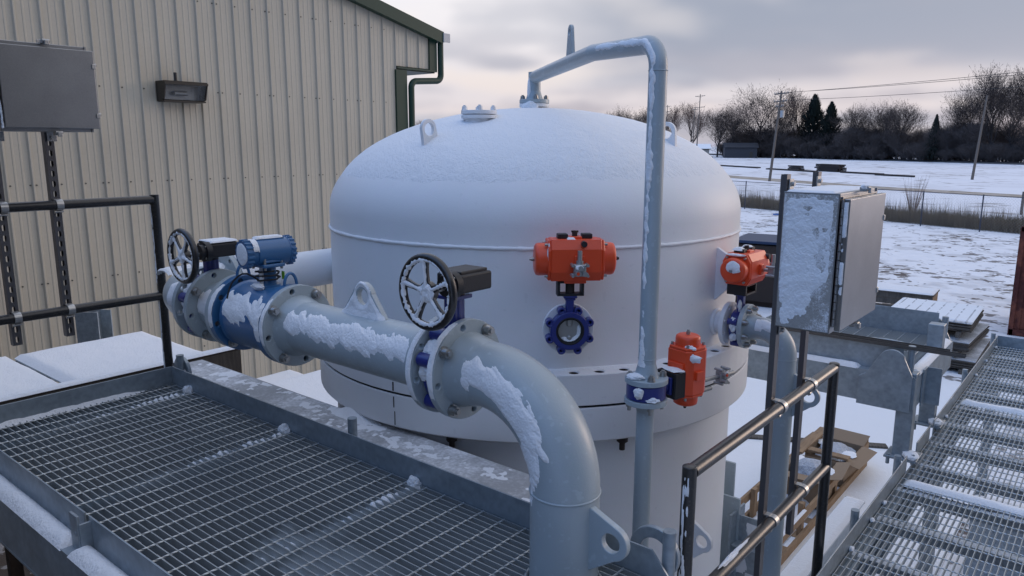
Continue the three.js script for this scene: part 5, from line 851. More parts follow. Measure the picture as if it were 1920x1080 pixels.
{
  // timber and sheets stacked left of the tank
  const t = thing('timber_stack', 'stack of weathered timber beams beyond the pipe, left of the tank', 'timber');
  const r = rng(7); for (let j = 0; j < 7; j++) for (let i = 0; i < 5; i++) { const g = mesh('timber', rbox(0.24, 0.22, 2.6 + r() * 0.4, 0, 0, 0, 0.012, 1), j > 3 && (i + j) % 3 === 2 ? mat.wood : mat.weather, t); g.position.set(-6.75 + i * 0.29 + r() * 0.03, 0.12 + j * 0.29, -4.6 + r() * 0.2); g.rotation.y = (r() - 0.5) * 0.03; }
  for (let j = 0; j < 6; j++) for (const z of [-3.7, -5.4]) mesh('spacer', rbox(1.4, 0.07, 0.10, -6.2, 0.265 + j * 0.29, z, 0.006, 1), mat.weather, t);
  mesh('timber_snow', [snowBed(-6.88, -5.55, -5.9, -3.3, 1.972, 0.014, 6, 0.04, 1.4, 6)], mat.snow, t);
  const p = thing('snowy_pallet', 'snow-covered flat pallet load behind the blue flow meter', 'pallet');
  for (let i = 0; i < 7; i++) mesh('deck_board', rbox(0.13, 0.025, 1.15, -7.95 + i * 0.17, 1.62, -4.75, 0.004, 1), mat.weather, p);
  mesh('crate_side', [span(-8.02, -6.86, 0.1, 1.60, -5.30, -5.27), span(-8.02, -7.99, 0.1, 1.60, -5.26, -4.2), span(-6.89, -6.86, 0.1, 1.60, -5.26, -4.2), span(-8.02, -6.86, 0.1, 1.60, -4.19, -4.16)], mat.grey, p);
  for (const z of [-5.2, -4.3]) mesh('runner', rbox(1.1, 0.1, 0.1, -7.45, 0.06, z, 0.01, 1), mat.weather, p);
  mesh('pallet_snow', snowBed(-8.03, -6.85, -5.33, -4.15, 1.634, 0.05, 5, 0.04, 0.15, 4), mat.snow, p);
  // skid steel below the walkway
  const s = thing('steel_beam', 'long low steel beam with a clean snow top beside the walkway', 'beam', 'skid beams');
  mesh('top_flange', span(-1.89, -1.70, 0.97, 0.985, -7.65, -5.05), mat.galv, s); mesh('web', span(-1.80, -1.79, 0.12, 0.969, -7.64, -5.05), mat.galv, s); mesh('bottom_flange', span(-1.89, -1.70, 0.1, 0.119, -7.65, -5.05), mat.galv, s);
  mesh('beam_snow', snowBed(-1.892, -1.698, -7.65, -5.05, 0.9855, 0.02, 5, 0.03, 0.15, 4), mat.snow, s);
  const h = thing('steel_column', 'galvanised H-section column with blotched zinc below the right handrail', 'column');
  mesh('flange', span(-1.89, -1.875, 0, 1.975, -4.92, -4.68), mat.galv, h); mesh('flange', span(-1.625, -1.61, 0, 1.95, -4.92, -4.68), mat.galv, h); mesh('web', span(-1.874, -1.626, 0, 1.94, -4.806, -4.794), mat.galv, h); mesh('cap_angle', [span(-1.873, -1.627, 1.74, 1.75, -4.793, -4.70)], mat.galv, h);
  mesh('zinc_snow', snowSkin(20, 60, (u, v) => { const x = lerp(-1.87, -1.63, u), y = lerp(0.7, 1.9, v), n = fbm3(x * 12, y * 7, 3, 4); return { p: V3(x, y, -4.7935), n: V3(0, 0, 1), t: 0.012 * (n - 0.5) }; }), mat.snowFine, h);
}
{
  // things seen through the walkway: low pipe with a valve, cross beams
  const v = thing('pipe_valve', 'dark pipe with a handwheel valve on the ground, seen through the walkway grating', 'valve');
  mesh('pipe', [cyl(0.07, 1.9, 'z', 0.02, 0.55, -6.4, 20), cyl(0.06, 0.8, 'y', -0.55, 0.4, -6.75, 20)], mat.rustDark, v); mesh('flange', [cyl(0.14, 0.05, 'y', -0.55, 0.82, -6.75, 24)], mat.casting, v); mesh('handwheel', [new THREE.TorusGeometry(0.14, 0.016, 8, 32).rotateX(Math.PI / 2).translate(0.02, 0.98, -6.2), cyl(0.015, 0.5, 'y', 0.02, 0.78, -6.2, 10), box(0.26, 0.012, 0.02, 0.02, 0.98, -6.2)], mat.rustDark, v); mesh('valve_body', [rbox(0.2, 0.26, 0.22, 0.02, 0.6, -6.2, 0.04)], mat.rustDark, v); mesh('support', [span(-0.05, 0.09, 0, 0.47, -7.2, -7.1), span(-0.05, 0.09, 0, 0.47, -5.7, -5.6), span(-0.62, -0.48, 0, 0.1, -6.82, -6.68)], mat.rustDark, v);
  for (const [z, y, lab] of [[-3.72, 1.35, 'grey cross beam under the walkway, the nearest'], [-8.6, 0.9, 'grey cross beam under the walkway, the farthest']]) { const g = thing('cross_beam', lab, 'beam', 'beams under the walkway'); mesh('top_flange', span(-0.9, 0.4, y, y + 0.012, z - 0.12, z + 0.12), mat.galv, g); mesh('web', span(-0.9, 0.4, 0.0, y - 0.001, z - 0.006, z + 0.006), mat.galv, g); mesh('beam_snow', snowBed(-0.9, 0.4, z - 0.12, z + 0.12, y + 0.0125, 0.015, z, 0.03, 0.5, 6), mat.snow, g); }
}
{
  // long low pallet crate with opened cartons
  const c = thing('pallet_crate', 'long open wooden pallet crate on the snow beside the walkway', 'crate'); const X1 = -2.45, X0 = -3.12, z0 = -10.85, z1 = -7.0;
  const pl = (w, h, d, x, y, z, m = mat.wood) => mesh('plank', rbox(w, h, d, x, y, z, 0.004, 1), m, c);
  for (const x of [X0, X1]) for (const y of [0.10, 0.36]) pl(0.035, 0.10, z1 - z0, x, y, (z0 + z1) / 2);
  for (const x of [X0 + 0.05, X1 - 0.05]) for (const z of [z0 + 0.03, -9.55, -8.3, z1 - 0.04]) mesh('post', rbox(0.06, 0.46, 0.08, x - Math.sign(x - (X0 + X1) / 2) * 0.005, 0.235, z, 0.004, 1), mat.wood, c);
  for (let z = z0 + 0.05; z < z1; z += 0.42) pl(X1 - X0 - 0.08, 0.025, 0.14, (X0 + X1) / 2, 0.055, z);
  for (const z of [z0 - 0.02, z1 + 0.02]) pl(X1 - X0, 0.09, 0.025, (X0 + X1) / 2, 0.40, z);
  pl(X1 - X0 + 0.02, 0.03, 0.13, (X0 + X1) / 2, 0.475, -9.9); pl(0.12, 0.03, 1.1, X0 + 0.1, 0.49, -10.2);
  mesh('crate_snow', [snowBed(X1 - 0.022, X1 + 0.022, -8.25, z1, 0.411, 0.018, 3, 0.02, 0.4, 10), snowBed(X0 + 0.03, X1 - 0.12, -9.4, -7.1, 0.07, 0.10, 6, 0.05, 0.6, 4)], mat.snow, c);
  const carton = (lab, x, z, y, w, h, d, turn, flaps) => {
    const k = thing('carton', lab, 'carton', 'opened cartons', [x, y, z], turn); const t = 0.006;
    mesh('carton_wall', [span(-w / 2, w / 2, 0, h, d / 2 - t, d / 2), span(-w / 2, w / 2, 0, h, -d / 2, -d / 2 + t), span(-w / 2, -w / 2 + t, 0, h, -d / 2 + t, d / 2 - t), span(w / 2 - t, w / 2, 0, h, -d / 2 + t, d / 2 - t), span(-w / 2 + t, w / 2 - t, 0, t, -d / 2 + t, d / 2 - t)], mat.card, k);
    for (const [sx, sz, a] of flaps) { const l = sx ? d : w, e = sx ? w / 2 : d / 2, f = box(sx ? e * 0.7 : l, t, sx ? l : e * 0.7, sx ? sx * e * 0.35 : 0, 0, sx ? 0 : sz * e * 0.35); if (sx) f.rotateZ(sx * a); else f.rotateX(-sz * a); mesh('flap', f.translate(sx ? sx * w / 2 : 0, h, sx ? 0 : sz * d / 2), mat.card, k); }
    for (const [fx, fz] of [[w * 0.4, 0.1], [-w * 0.35, -0.2]]) mesh('flap_snow', lump(fx, h + 0.012, fz * d, 0.09, 0.014, 0.12, fx * 9, 0.5, 3), mat.snow, k);
    mesh('packing', lump(0, h * 0.78, 0, w * 0.46, h * 0.40, d * 0.46, x * 3, 0.35, 3), mat.film, k); return k;
  };
  carton('opened brown carton in the middle of the wooden crate, flaps spread', -2.74, -9.32, 0.085, 0.5, 0.40, 0.62, 0.1, [[1, 0, 0.25], [-1, 0, -0.5], [0, 1, 0.1]]);
  carton('opened brown carton at the far end of the wooden crate with plastic film inside', -2.72, -10.25, 0.085, 0.52, 0.33, 0.74, -0.05, [[1, 0, -0.2], [0, -1, 0.3], [-1, 0, 0.15]]);
  const f = thing('plank', 'single wooden plank lying dark on the snow behind the crate', 'plank', null, [-3.35, 0.06, -11.2], 0.5); mesh('plank_board', rbox(2.2, 0.06, 0.14, 0, 0, 0, 0.006, 1), mat.weather, f);
}

// ------------------------------------------------------------------ yard objects
{
  // stack of snowed-over sheet bundles
  const r = rng(21), lab = ['lowest bundle of metal sheets in the snowy stack beyond the walkway', 'middle bundle of metal sheets in the snowy stack beyond the walkway', 'top bundle of ribbed metal sheets under snow beyond the walkway'];
  const L3 = [[-2.98, 0.16, -18.0, 1.95, 2.3, 0.02], [-2.98, 0.50, -18.05, 1.7, 2.15, -0.03], [-3.02, 0.86, -18.1, 1.62, 2.0, 0.03]];
  L3.forEach(([x, y, z, w, d, a], i) => {
    const g = thing('sheet_bundle', lab[i], 'bundle', 'stacked sheet bundles', [x, y, z], a);
    for (let k = 0; k < 9; k++) { const m = mesh('sheet', box(w, 0.019, d), k === 8 ? mat.dustBeam : mat.weather, g); m.position.set((r() - 0.5) * 0.07, k * 0.022 - 0.06, (r() - 0.5) * 0.07); }
    for (const s of [-0.75, -0.25, 0.25, 0.75]) mesh('skid', rbox(0.09, 0.10, d + 0.1 + 0.1 * r(), s * w / 2, -0.125, 0.02, 0.006, 1), mat.weather, g);
    if (i === 2) { for (let k = 0; k < 8; k++) mesh('rib', box(0.03, 0.02, d, -w / 2 + (k + 0.5) * w / 8, 0.135, 0), mat.dustBeam, g); }
    if (i === 2) mesh('sheet_snow', snowBed(-w / 2, w / 2 + 0.01, -d / 2, d / 2 + (i === 2 ? -0.12 : -0.05), 0.1305, 0.014, i + 3, 0.04, 1.2, 6), mat.snow, g);
  });
  const w = thing('wooden_box', 'low weathered wooden box in the yard behind the cabinet', 'box', null, [-4.75, 0, -22.6], 0.05);
  for (const y of [0.12, 0.30, 0.46]) { mesh('board', box(1.9, 0.15, 0.03, 0, y, 0.5), mat.weather, w); mesh('board', box(1.9, 0.15, 0.03, 0, y, -0.5), mat.weather, w); mesh('board', box(0.03, 0.15, 0.96, 0.94, y, 0), mat.wood, w); mesh('board', box(0.03, 0.15, 0.96, -0.94, y, 0), mat.weather, w); }
  mesh('lid', box(1.96, 0.03, 1.08, 0, 0.555, 0), mat.weather, w); mesh('lid_snow', snowBed(-0.97, 0.97, -0.53, 0.53, 0.571, 0.03, 2, 0.06, 0.4, 4), mat.snow, w);
  // rusty red container at the right edge
  const c = thing('steel_container', 'rusty red corrugated container at the right edge of the yard', 'container', null, [-1.92, 0, -21.2]);
  const cg = []; for (let i = 0; i < 22; i++) cg.push(box(0.14, 2.5, 0.03, 0.13 + i * 0.28, 1.3, 0.0), box(0.14, 2.5, 0.03, 0.27 + i * 0.28, 1.3, -0.03));
  mesh('side_wall', cg, mat.rust, c); mesh('frame', [box(0.1, 2.6, 0.1, 0.03, 1.3, 0.01), box(6.2, 0.12, 0.12, 3.1, 2.56, 0), box(6.2, 0.14, 0.12, 3.1, 0.08, 0)], mat.rust, c); mesh('body', box(6.2, 2.45, 2.4, 3.12, 1.3, -1.26), mat.rust, c);
  // dumpster with blue lid behind the orange actuator
  const d = thing('dumpster', 'dark rusty dumpster with a blue sloping lid behind the right actuator', 'dumpster', null, [-7.75, 0, -21.2], 0.15);
  { const s = new THREE.Shape([[-1.2, 0.15], [1.2, 0.15], [1.35, 1.25], [1.2, 1.75], [-0.9, 1.75], [-1.35, 1.45]].map(a => new THREE.Vector2(...a))); mesh('bin', extr(s, 1.8, 0.02), mat.rustDark, d); const l = new THREE.Shape([[-1.45, 1.44], [-0.9, 1.78], [1.25, 1.79], [1.25, 1.86], [-0.95, 1.86], [-1.5, 1.5]].map(a => new THREE.Vector2(...a))); mesh('lid', extr(l, 1.86, 0.01), M(L(0.008, 0.03, 0.085), 0.5), d); mesh('skid_rail', [box(2.2, 0.15, 0.12, 0, 0.075, 0.7), box(2.2, 0.15, 0.12, 0, 0.075, -0.7)], mat.rustDark, d); mesh('lid_snow', snowBed(0.2, 1.2, -0.9, 0.2, 1.861, 0.03, 3, 0.05, 1.1, 5), mat.snow, d); }
  // blue drawbar trailer
  const t = thing('blue_trailer', 'low blue trailer with a long drawbar in the snow left of the cabinet', 'trailer', null, [-14.3, 0, -42.4], -0.72);
  mesh('deck', [box(3.0, 0.12, 1.2, 0.9, 0.62, 0), box(2.6, 0.05, 0.06, 0.9, 0.86, 0.55), box(2.6, 0.05, 0.06, 0.9, 0.86, -0.55)], mat.trailer, t); for (const x of [-0.3, 0.8, 1.9]) for (const z of [0.55, -0.55]) mesh('stake', box(0.05, 0.22, 0.05, x, 0.76, z), mat.trailer, t);
  mesh('drawbar', [beamBox([-0.5, 0.6, 0], [-2.6, 0.42, 0], 0.1, 0.1)], mat.trailer, t); for (const z of [0.62, -0.62]) { const wl = mesh('wheel', [new THREE.TorusGeometry(0.24, 0.09, 10, 24).translate(0.3, 0.33, z)], mat.rubber, t); mesh('rim', cyl(0.17, 0.08, 'z', 0.3, 0.33, z, 18), mat.casting, wl); } mesh('jack', [box(0.06, 0.5, 0.06, -0.6, 0.3, 0)], mat.trailer, t); mesh('axle', cyl(0.04, 1.24, 'z', 0.3, 0.34, 0, 10), mat.rustDark, t);
}

// ------------------------------------------------------------------ fence, reeds and the field
{
  const A = V3(-27, 0, -53.5), B = V3(6, 0, -41.5), n = 11, f = thing('wire_fence', 'chain-link fence with thin steel posts crossing the yard before the reeds', 'fence');
  const pt = t => A.clone().lerp(B, t);
  for (let i = 0; i <= n; i++) { const p = pt(i / n); mesh('fence_post', [cyl(0.034, 1.95, 'y', p.x, 0.975, p.z, 10)], mat.fence, f); }
  mesh('top_rail', bar([A.x, 1.90, A.z], [B.x, 1.90, B.z], 0.020, 8), mat.fence, f);
  mesh('bottom_wire', bar([A.x, 0.1, A.z], [B.x, 0.1, B.z], 0.006, 4), mat.casting, f);
  const g = [], L0 = A.distanceTo(B), st = 0.16; for (let s = -1.8; s < L0; s += st) for (const k of [0, 1]) { const a = clamp(s / L0), b = clamp((s + 1.8) / L0), ya = 0.1 + clamp(-s, 0, 1.8), yb = 0.1 + (s + 1.8 > L0 ? L0 - s : 1.8), p = pt(a), q = pt(b); g.push(bar([p.x, k ? 2.0 - ya : ya, p.z], [q.x, k ? 2.0 - yb : yb, q.z], 0.0022, 3)); }
  const fb = mesh('chain_link', g, mat.casting, f); fb.userData.kind = 'stuff';
  // dry reeds
  const r = rng(5), N = 9500, gg = (() => { const pos = []; for (let k = 0; k < 5; k++) { const a = r() * 6.28, c = Math.cos(a), s = Math.sin(a), x = (r() - 0.5) * 0.3, z = (r() - 0.5) * 0.3, h = 0.6 + r() * 0.5, lx = (r() - 0.5) * 0.4, lz = (r() - 0.5) * 0.4, w = 0.011; pos.push(x - c * w, 0, z - s * w, x + c * w, 0, z + s * w, x + lx, h, z + lz); } const q = new THREE.BufferGeometry(); q.setAttribute('position', new THREE.Float32BufferAttribute(pos, 3)); q.computeVertexNormals(); return boxUV(q); })();
  const im = new THREE.InstancedMesh(gg, mat.reed, N), m = new THREE.Matrix4(), q = new THREE.Quaternion(), up = V3(0, 1, 0), dir = B.clone().sub(A).normalize(), nrm = V3(dir.z, 0, -dir.x);
  for (let i = 0; i < N; i++) { const t = r() * 1.15 - 0.08, w = 0.8 + Math.pow(r(), 1.7) * 6.0, p = pt(t).addScaledVector(nrm, w), cl = fbm3(p.x * 0.5, 1, p.z * 0.5, 3), sc = (r() < 0.16 ? 0.9 + 0.9 * r() : 0.35 + 0.8 * cl) * (1 - 0.05 * w); q.setFromAxisAngle(up, r() * 6.28); m.compose(V3(p.x, 0, p.z), q, V3(1, sc, 1)); im.setMatrixAt(i, m); im.setColorAt(i, L(1, 1, 1).multiplyScalar(0.45 + 0.75 * r())); }
  im.name = 'dry_reeds'; im.userData = { kind: 'stuff', label: 'strip of dry brown reeds and weeds along the fence', category: 'reeds' }; scene.add(im);
}
const logs = (name, label, x, z, turn, n, len, hgt, m = mat.rustDark) => { const t = thing(name, label, 'timber', 'stacks in the field', [x, 0, z], turn), r = rng(Math.abs(Math.round(x * 10))); for (let j = 0; j < hgt; j++) for (let i = 0; i < n; i++) { const g = mesh('sleeper', rbox(len * (0.9 + 0.2 * r()), 0.22, 0.26, 0, 0, 0, 0.02, 1), m, t); g.position.set((r() - 0.5) * 0.6, 0.12 + j * 0.25, (i - n / 2) * 0.33); g.rotation.y = (r() - 0.5) * 0.06; } return t; };
logs('sleeper_stack', 'big dark stack of railway sleepers in the snowy field, right of the pole', -39.5, -131, -0.62, 5, 5.6, 5); logs('sleeper_stack', 'small dark stack of sleepers in the field beside the pole', -47.2, -137, -0.62, 3, 3.2, 3);
for (const [x, z, l, a, lab] of [[-33, -126, 9, -0.6, 'row of rails lying in the field right of the big sleeper stack'], [-46, -132, 14, -0.64, 'row of rails lying in the field below the big sleeper stack'], [-62, -146, 18, -0.66, 'row of rails lying in the field left of the pole'], [-27, -120, 7, -0.55, 'short row of rails lying farthest right in the field']]) { const t = thing('rail_row', lab, 'rails', 'rails in the field', [x, 0, z], a); for (let i = 0; i < 4; i++) mesh('rail', box(l, 0.2, 0.16, i * 0.4, 0.11, i * 0.45), mat.rustDark, t); }
// weed bush and short posts near the road
{
  const r = rng(31), tw = []; for (let i = 0; i < 70; i++) { const a = r() * 6.28, h = 1.0 + r() * 1.6, s = 0.25 + r() * 0.55; tw.push(bar([Math.cos(a) * 0.15, 0, Math.sin(a) * 0.15], [Math.cos(a) * s * h * 0.6, h, Math.sin(a) * s * h * 0.6], 0.010, 3, 0.003)); }
  one('bare_bush', tw, mat.twigPale, 'bare leafless bush standing alone by the fence on the right', 'bush', null, [-11.2, 0, -55.5]);
  for (const [x, z, lab] of [[-5.5, -59, 'short wooden post by the road at the right edge'], [-26, -72, 'short wooden post by the road above the cabinet']]) one('marker_post', [cyl(0.09, 1.5, 'y', 0, 0.75, 0, 10)], mat.pole, lab, 'post', 'roadside posts', [x, 0, z]);
}
// ------------------------------------------------------------------ poles and wires
function utilityPole(label, x, z, h, lx, lz, turn, arms, can) {
  const p = thing('utility_pole', label, 'utility pole', 'utility poles', [x, 0, z]);
  mesh('pole_shaft', bar([0, 0, 0], [lx, h, lz], 0.17, 12, 0.11), mat.pole, p);
  for (const [y, w] of arms) { const c = V3(lx * y / h, y, lz * y / h), d = V3(Math.cos(turn), 0, Math.sin(turn)); const arm = mesh('crossarm', beamBox([c.x - d.x * w, y, c.z - d.z * w], [c.x + d.x * w, y, c.z + d.z * w], 0.10, 0.13), mat.pole, p); for (const s of [-0.95, -0.5, 0.5, 0.95]) mesh('insulator', [cyl(0.05, 0.16, 'y', c.x + d.x * w * s, y + 0.14, c.z + d.z * w * s, 8)], mat.casting, arm); mesh('brace', [bar([c.x - d.x * w * 0.6, y, c.z - d.z * w * 0.6], [c.x, y - 0.6, c.z], 0.02, 4), bar([c.x + d.x * w * 0.6, y, c.z + d.z * w * 0.6], [c.x, y - 0.6, c.z], 0.02, 4)], mat.pole, arm); }
  if (can) mesh('transformer', [cyl(0.26, 0.8, 'y', lx * 0.75 + 0.42, h * 0.75, lz * 0.75, 16)], mat.casting, p);
  return p;
}
utilityPole('leaning wooden utility pole with crossarms and a transformer, right of the riser pipe', -34.6, -91.7, 10.7, 0.68, -0.2, 0.55, [[10.4, 1.25], [9.5, 1.15], [8.9, 0.7]], true);
utilityPole('leaning wooden utility pole without crossarms in front of the tall trees on the right', -16.4, -113.9, 10.6, 0.60, 0, 0.55, [], false);
utilityPole('tall wooden utility pole with two crossarms just right of the tank crown', -96, -198, 17.9, 0.35, -0.1, 0.5, [[17.4, 2.2], [14.4, 2.4]], false);
utilityPole('shorter utility pole standing left of its tall neighbour right of the tank crown', -99, -201.5, 14.6, 0.25, -0.1, 0.5, [[14.0, 1.4]], false);
utilityPole('thin utility pole with crossarms seen just right of the riser pipe', -127, -238, 17.5, 0.2, 0, 0.5, [[17, 1.8], [15.2, 1.8], [14.4, 1.8]], false);
const wire = (label, a, b, sag) => { const p = []; for (let i = 0; i <= 40; i++) { const t = i / 40, v = V3(...a).lerp(V3(...b), t); v.y -= sag * 4 * t * (1 - t); p.push(v); } one('overhead_wire', sweep(p, 0.022, 5), mat.cable, label, 'wire', 'overhead wires'); };
wire('upper overhead wire crossing the sky above the wood', [-34.6, 10.5, -92.5], [26, 12.6, -70], 0.5);
wire('middle overhead wire crossing the sky above the wood', [-33.0, 10.5, -91.5], [27.5, 12.3, -69], 0.6);
wire('lower overhead wire crossing the sky above the wood', [-33.9, 9.6, -91.9], [26, 11.0, -70], 0.6);
{
  const s = thing('street_lamp', 'thin street lamp with a curved arm beyond the tank, beside the building', 'street lamp', null, [-107, 0, -103.5]);
  mesh('pole_shaft', cyl(0.10, 8.0, 'y', 0, 4.0, 0, 10), mat.rustDark, s); mesh('arm', bar([0, 7.9, 0], [1.35, 8.65, -1.1], 0.05, 8), mat.rustDark, s); mesh('lamp_head', lump(1.6, 8.62, -1.3, 0.42, 0.16, 0.32, 2, 0.1, 2), mat.casting, s);
}
// ------------------------------------------------------------------ houses and barn far off
function house(label, x, z, turn, w, d, h, rh, wall, roofM, snow) {
  const g = thing('house', label, 'house', 'far houses', [x, 0, z], turn);
  mesh('wall', [box(w, h, d, 0, h / 2, 0), (() => { const s = new THREE.Shape([[-d / 2, h], [d / 2, h], [0, h + rh]].map(a => new THREE.Vector2(...a))); return extr(s, w).rotateY(Math.PI / 2); })()], wall, g);
  const e = 0.5, sl = Math.hypot(d / 2, rh); for (const s of [-1, 1]) { const rf = mesh('roof', beamBox([0, h - rh * e / (d / 2), s * (d / 2 + e)], [0, h + rh + 0.02, 0], w + 0.8, 0.18).translate(0, 0.12, 0), roofM, g); if (snow) mesh('roof_snow', beamBox([0, h - rh * e / (d / 2), s * (d / 2 + e)], [0, h + rh + 0.02, 0], w + 0.8, 0.1).translate(0, 0.262, 0), mat.snow, rf); }
  if (wall !== mW2) for (let i = 0; i < Math.floor(w / 2.6); i++) { const wd = mesh('window', box(1.0, 1.1, 0.06, -w / 2 + 1.5 + i * 2.4, h * 0.58, d / 2 + 0.03), mW3, g); mesh('pane', box(0.8, 0.9, 0.04, -w / 2 + 1.5 + i * 2.4, h * 0.58, d / 2 + 0.06), M(L(0.02, 0.022, 0.028), 0.15), wd); }
  mesh('door', box(0.95, 2.0, 0.06, w * 0.32, 1.0, d / 2 + 0.04), mat.bronze, g); return g;
}
const mW1 = M(L(0.30, 0.29, 0.27), 0.8), mW2 = M(L(0.04, 0.042, 0.05), 0.8), mW3 = M(L(0.22, 0.22, 0.23), 0.8);
house('small pale house with a snowy hipped roof right of the tank, far off', -103.4, -213, 0.5, 7.5, 5, 3.0, 1.1, mW1, mat.bronze, true);
house('long dark shed behind the small pale house, far off', -101, -240, 0.5, 10, 7, 3.4, 1.2, mW2, mW2, false);
house('grey house half hidden in the wood below the evergreens', -78.5, -253.5, 0.5, 11, 8, 3.4, 2.8, mW3, mW3, true);
house('grey house half hidden in the wood right of the evergreens', -63, -246, 0.5, 10, 7, 3.2, 2.6, mW3, mW3, true);
house('low white-roofed house showing past the crown of the tank', -168, -178, 0.9, 20, 12, 5.4, 3.2, mW1, mat.bronze, true);
{
  const c = thing('parked_car', 'dark car parked by the small pale house, far off', 'car', null, [-98, 0, -208], 0.6), s = new THREE.Shape(); s.moveTo(-2.1, 0.35); s.lineTo(-2.15, 0.8); s.lineTo(-1.3, 0.95); s.lineTo(-0.7, 1.4); s.lineTo(0.8, 1.4); s.lineTo(1.4, 0.95); s.lineTo(2.1, 0.8); s.lineTo(2.1, 0.35);
  mesh('body', extr(s, 1.7, 0.08), PH(L(0.015, 0.016, 0.022), 0.3, 0.2, { clearcoat: 1 }), c); for (const x of [-1.3, 1.3]) for (const z of [-0.78, 0.78]) mesh('wheel', cyl(0.33, 0.2, 'z', x, 0.33, z, 16), mat.rubber, c); mesh('windscreen', box(1.3, 0.32, 1.72, 0.05, 1.2, 0), M(L(0.03, 0.035, 0.04), 0.1), c);
}
// ------------------------------------------------------------------ winter trees
function tree3(seed, spread, upness, levels, nb) {   // unit height: trunk geometry and twig geometry
  const r = rng(seed), T = [], C = [];
  const tri = (a, b, w) => { const d = V3().subVectors(b, a), s = V3(r() - 0.5, r() - 0.5, r() - 0.5).cross(d).normalize().multiplyScalar(w); C.push(a.x - s.x, a.y - s.y, a.z - s.z, a.x + s.x, a.y + s.y, a.z + s.z, b.x, b.y, b.z); };
  function grow(p, d, len, rad, lv) {
    const steps = lv === 0 ? 5 : 3; let q = p.clone(), dir = d.clone();
    for (let i = 0; i < steps; i++) {
      const e = q.clone().addScaledVector(dir, len / steps), r0 = rad * (1 - 0.55 * i / steps), r1 = rad * (1 - 0.55 * (i + 1) / steps);
      if (lv < 3) T.push(bar([q.x, q.y, q.z], [e.x, e.y, e.z], r0, lv === 0 ? 7 : 4, r1)); else tri(q, e, Math.max(r0, 0.0016));
      if (lv < levels) { const k = lv === 0 ? (i === 0 ? 0 : nb) : lv < 2 ? 2 : (lv === 2 && i === 2) ? 2 : 1; for (let b = 0; b < k; b++) { const a = r() * 6.283, t = lv === 0 ? spread * (1.1 - 0.3 * i / steps) : spread * (0.7 + 0.6 * r()), ax = V3(Math.cos(a), 0, Math.sin(a)).cross(dir).normalize(); if (!ax.lengthSq()) ax.set(1, 0, 0); const nd = dir.clone().applyAxisAngle(ax, t).applyAxisAngle(dir, r() * 6.28); nd.y += upness * 0.5; nd.normalize(); grow(e.clone(), nd, len * (lv === 0 ? 0.62 + 0.12 * r() - 0.05 * i : 0.58 + 0.2 * r()), r1 * (lv === 0 ? 0.62 : 0.66), lv + 1); } }
      q = e; dir.add(V3((r() - 0.5) * 0.35, upness * 0.10 + (r() - 0.4) * 0.1, (r() - 0.5) * 0.35)).normalize();
    }
    if (lv === levels) for (let k = 0; k < 3; k++) tri(q, q.clone().addScaledVector(dir.clone().add(V3(r() - 0.5, r() - 0.3, r() - 0.5)).normalize(), len * 0.6), 0.0012);
  }
  grow(V3(0, 0, 0), V3(0, 1, 0), 0.46, 0.018, 0);
  let trunk = geoOf(T); const c = new THREE.BufferGeometry(); c.setAttribute('position', new THREE.Float32BufferAttribute(C, 3)); c.computeVertexNormals(); let crown = boxUV(c);
  c.computeBoundingBox(); crown.computeBoundingBox(); const k = 1 / crown.boundingBox.max.y; trunk.scale(k, k, k); crown.scale(k, k, k); trunk.userData.ready = crown.userData.ready = true; return { trunk, crown, both: mergeGeometries([trunk, crown], false) };
}
const kinds = { round: [tree3(3, 0.62, 0.35, 5, 3), tree3(8, 0.58, 0.45, 5, 3)], oak: [tree3(12, 0.85, 0.15, 5, 3)], tall: [tree3(17, 0.52, 0.45, 5, 3)], thin: [tree3(23, 0.5, 0.5, 5, 2)] };
const tcount = Object.values(kinds).flat().map(k => k.crown.attributes.position.count / 3 | 0); console.log('twigs', tcount.join(' '));
function conifer(seed, w, ragged) {
  const r = rng(seed), pos = [];
  for (let i = 0; i < 2600; i++) { const y = Math.pow(r(), 0.8), rad = w * (1 - y) * (0.55 + 0.5 * (ragged ? vn(y * 9, seed) : 1)) + 0.01, a = r() * 6.283, q = Math.sqrt(r()), x = Math.cos(a) * rad * q, z = Math.sin(a) * rad * q, l = (0.03 + 0.05 * r()) * (0.25 + 1.1 * (1 - y)), yy = 0.06 + y * 0.92, dx = Math.cos(a), dz = Math.sin(a); pos.push(x - dz * 0.012, yy, z + dx * 0.012, x + dz * 0.012, yy - 0.004, z - dx * 0.012, x + dx * l, yy + (ragged ? 0.035 : -0.02) * (1 + r()), z + dz * l); }
  const g = new THREE.BufferGeometry(); g.setAttribute('position', new THREE.Float32BufferAttribute(pos, 3)); g.computeVertexNormals(); const o = boxUV(g); o.userData.ready = true; return o;
}
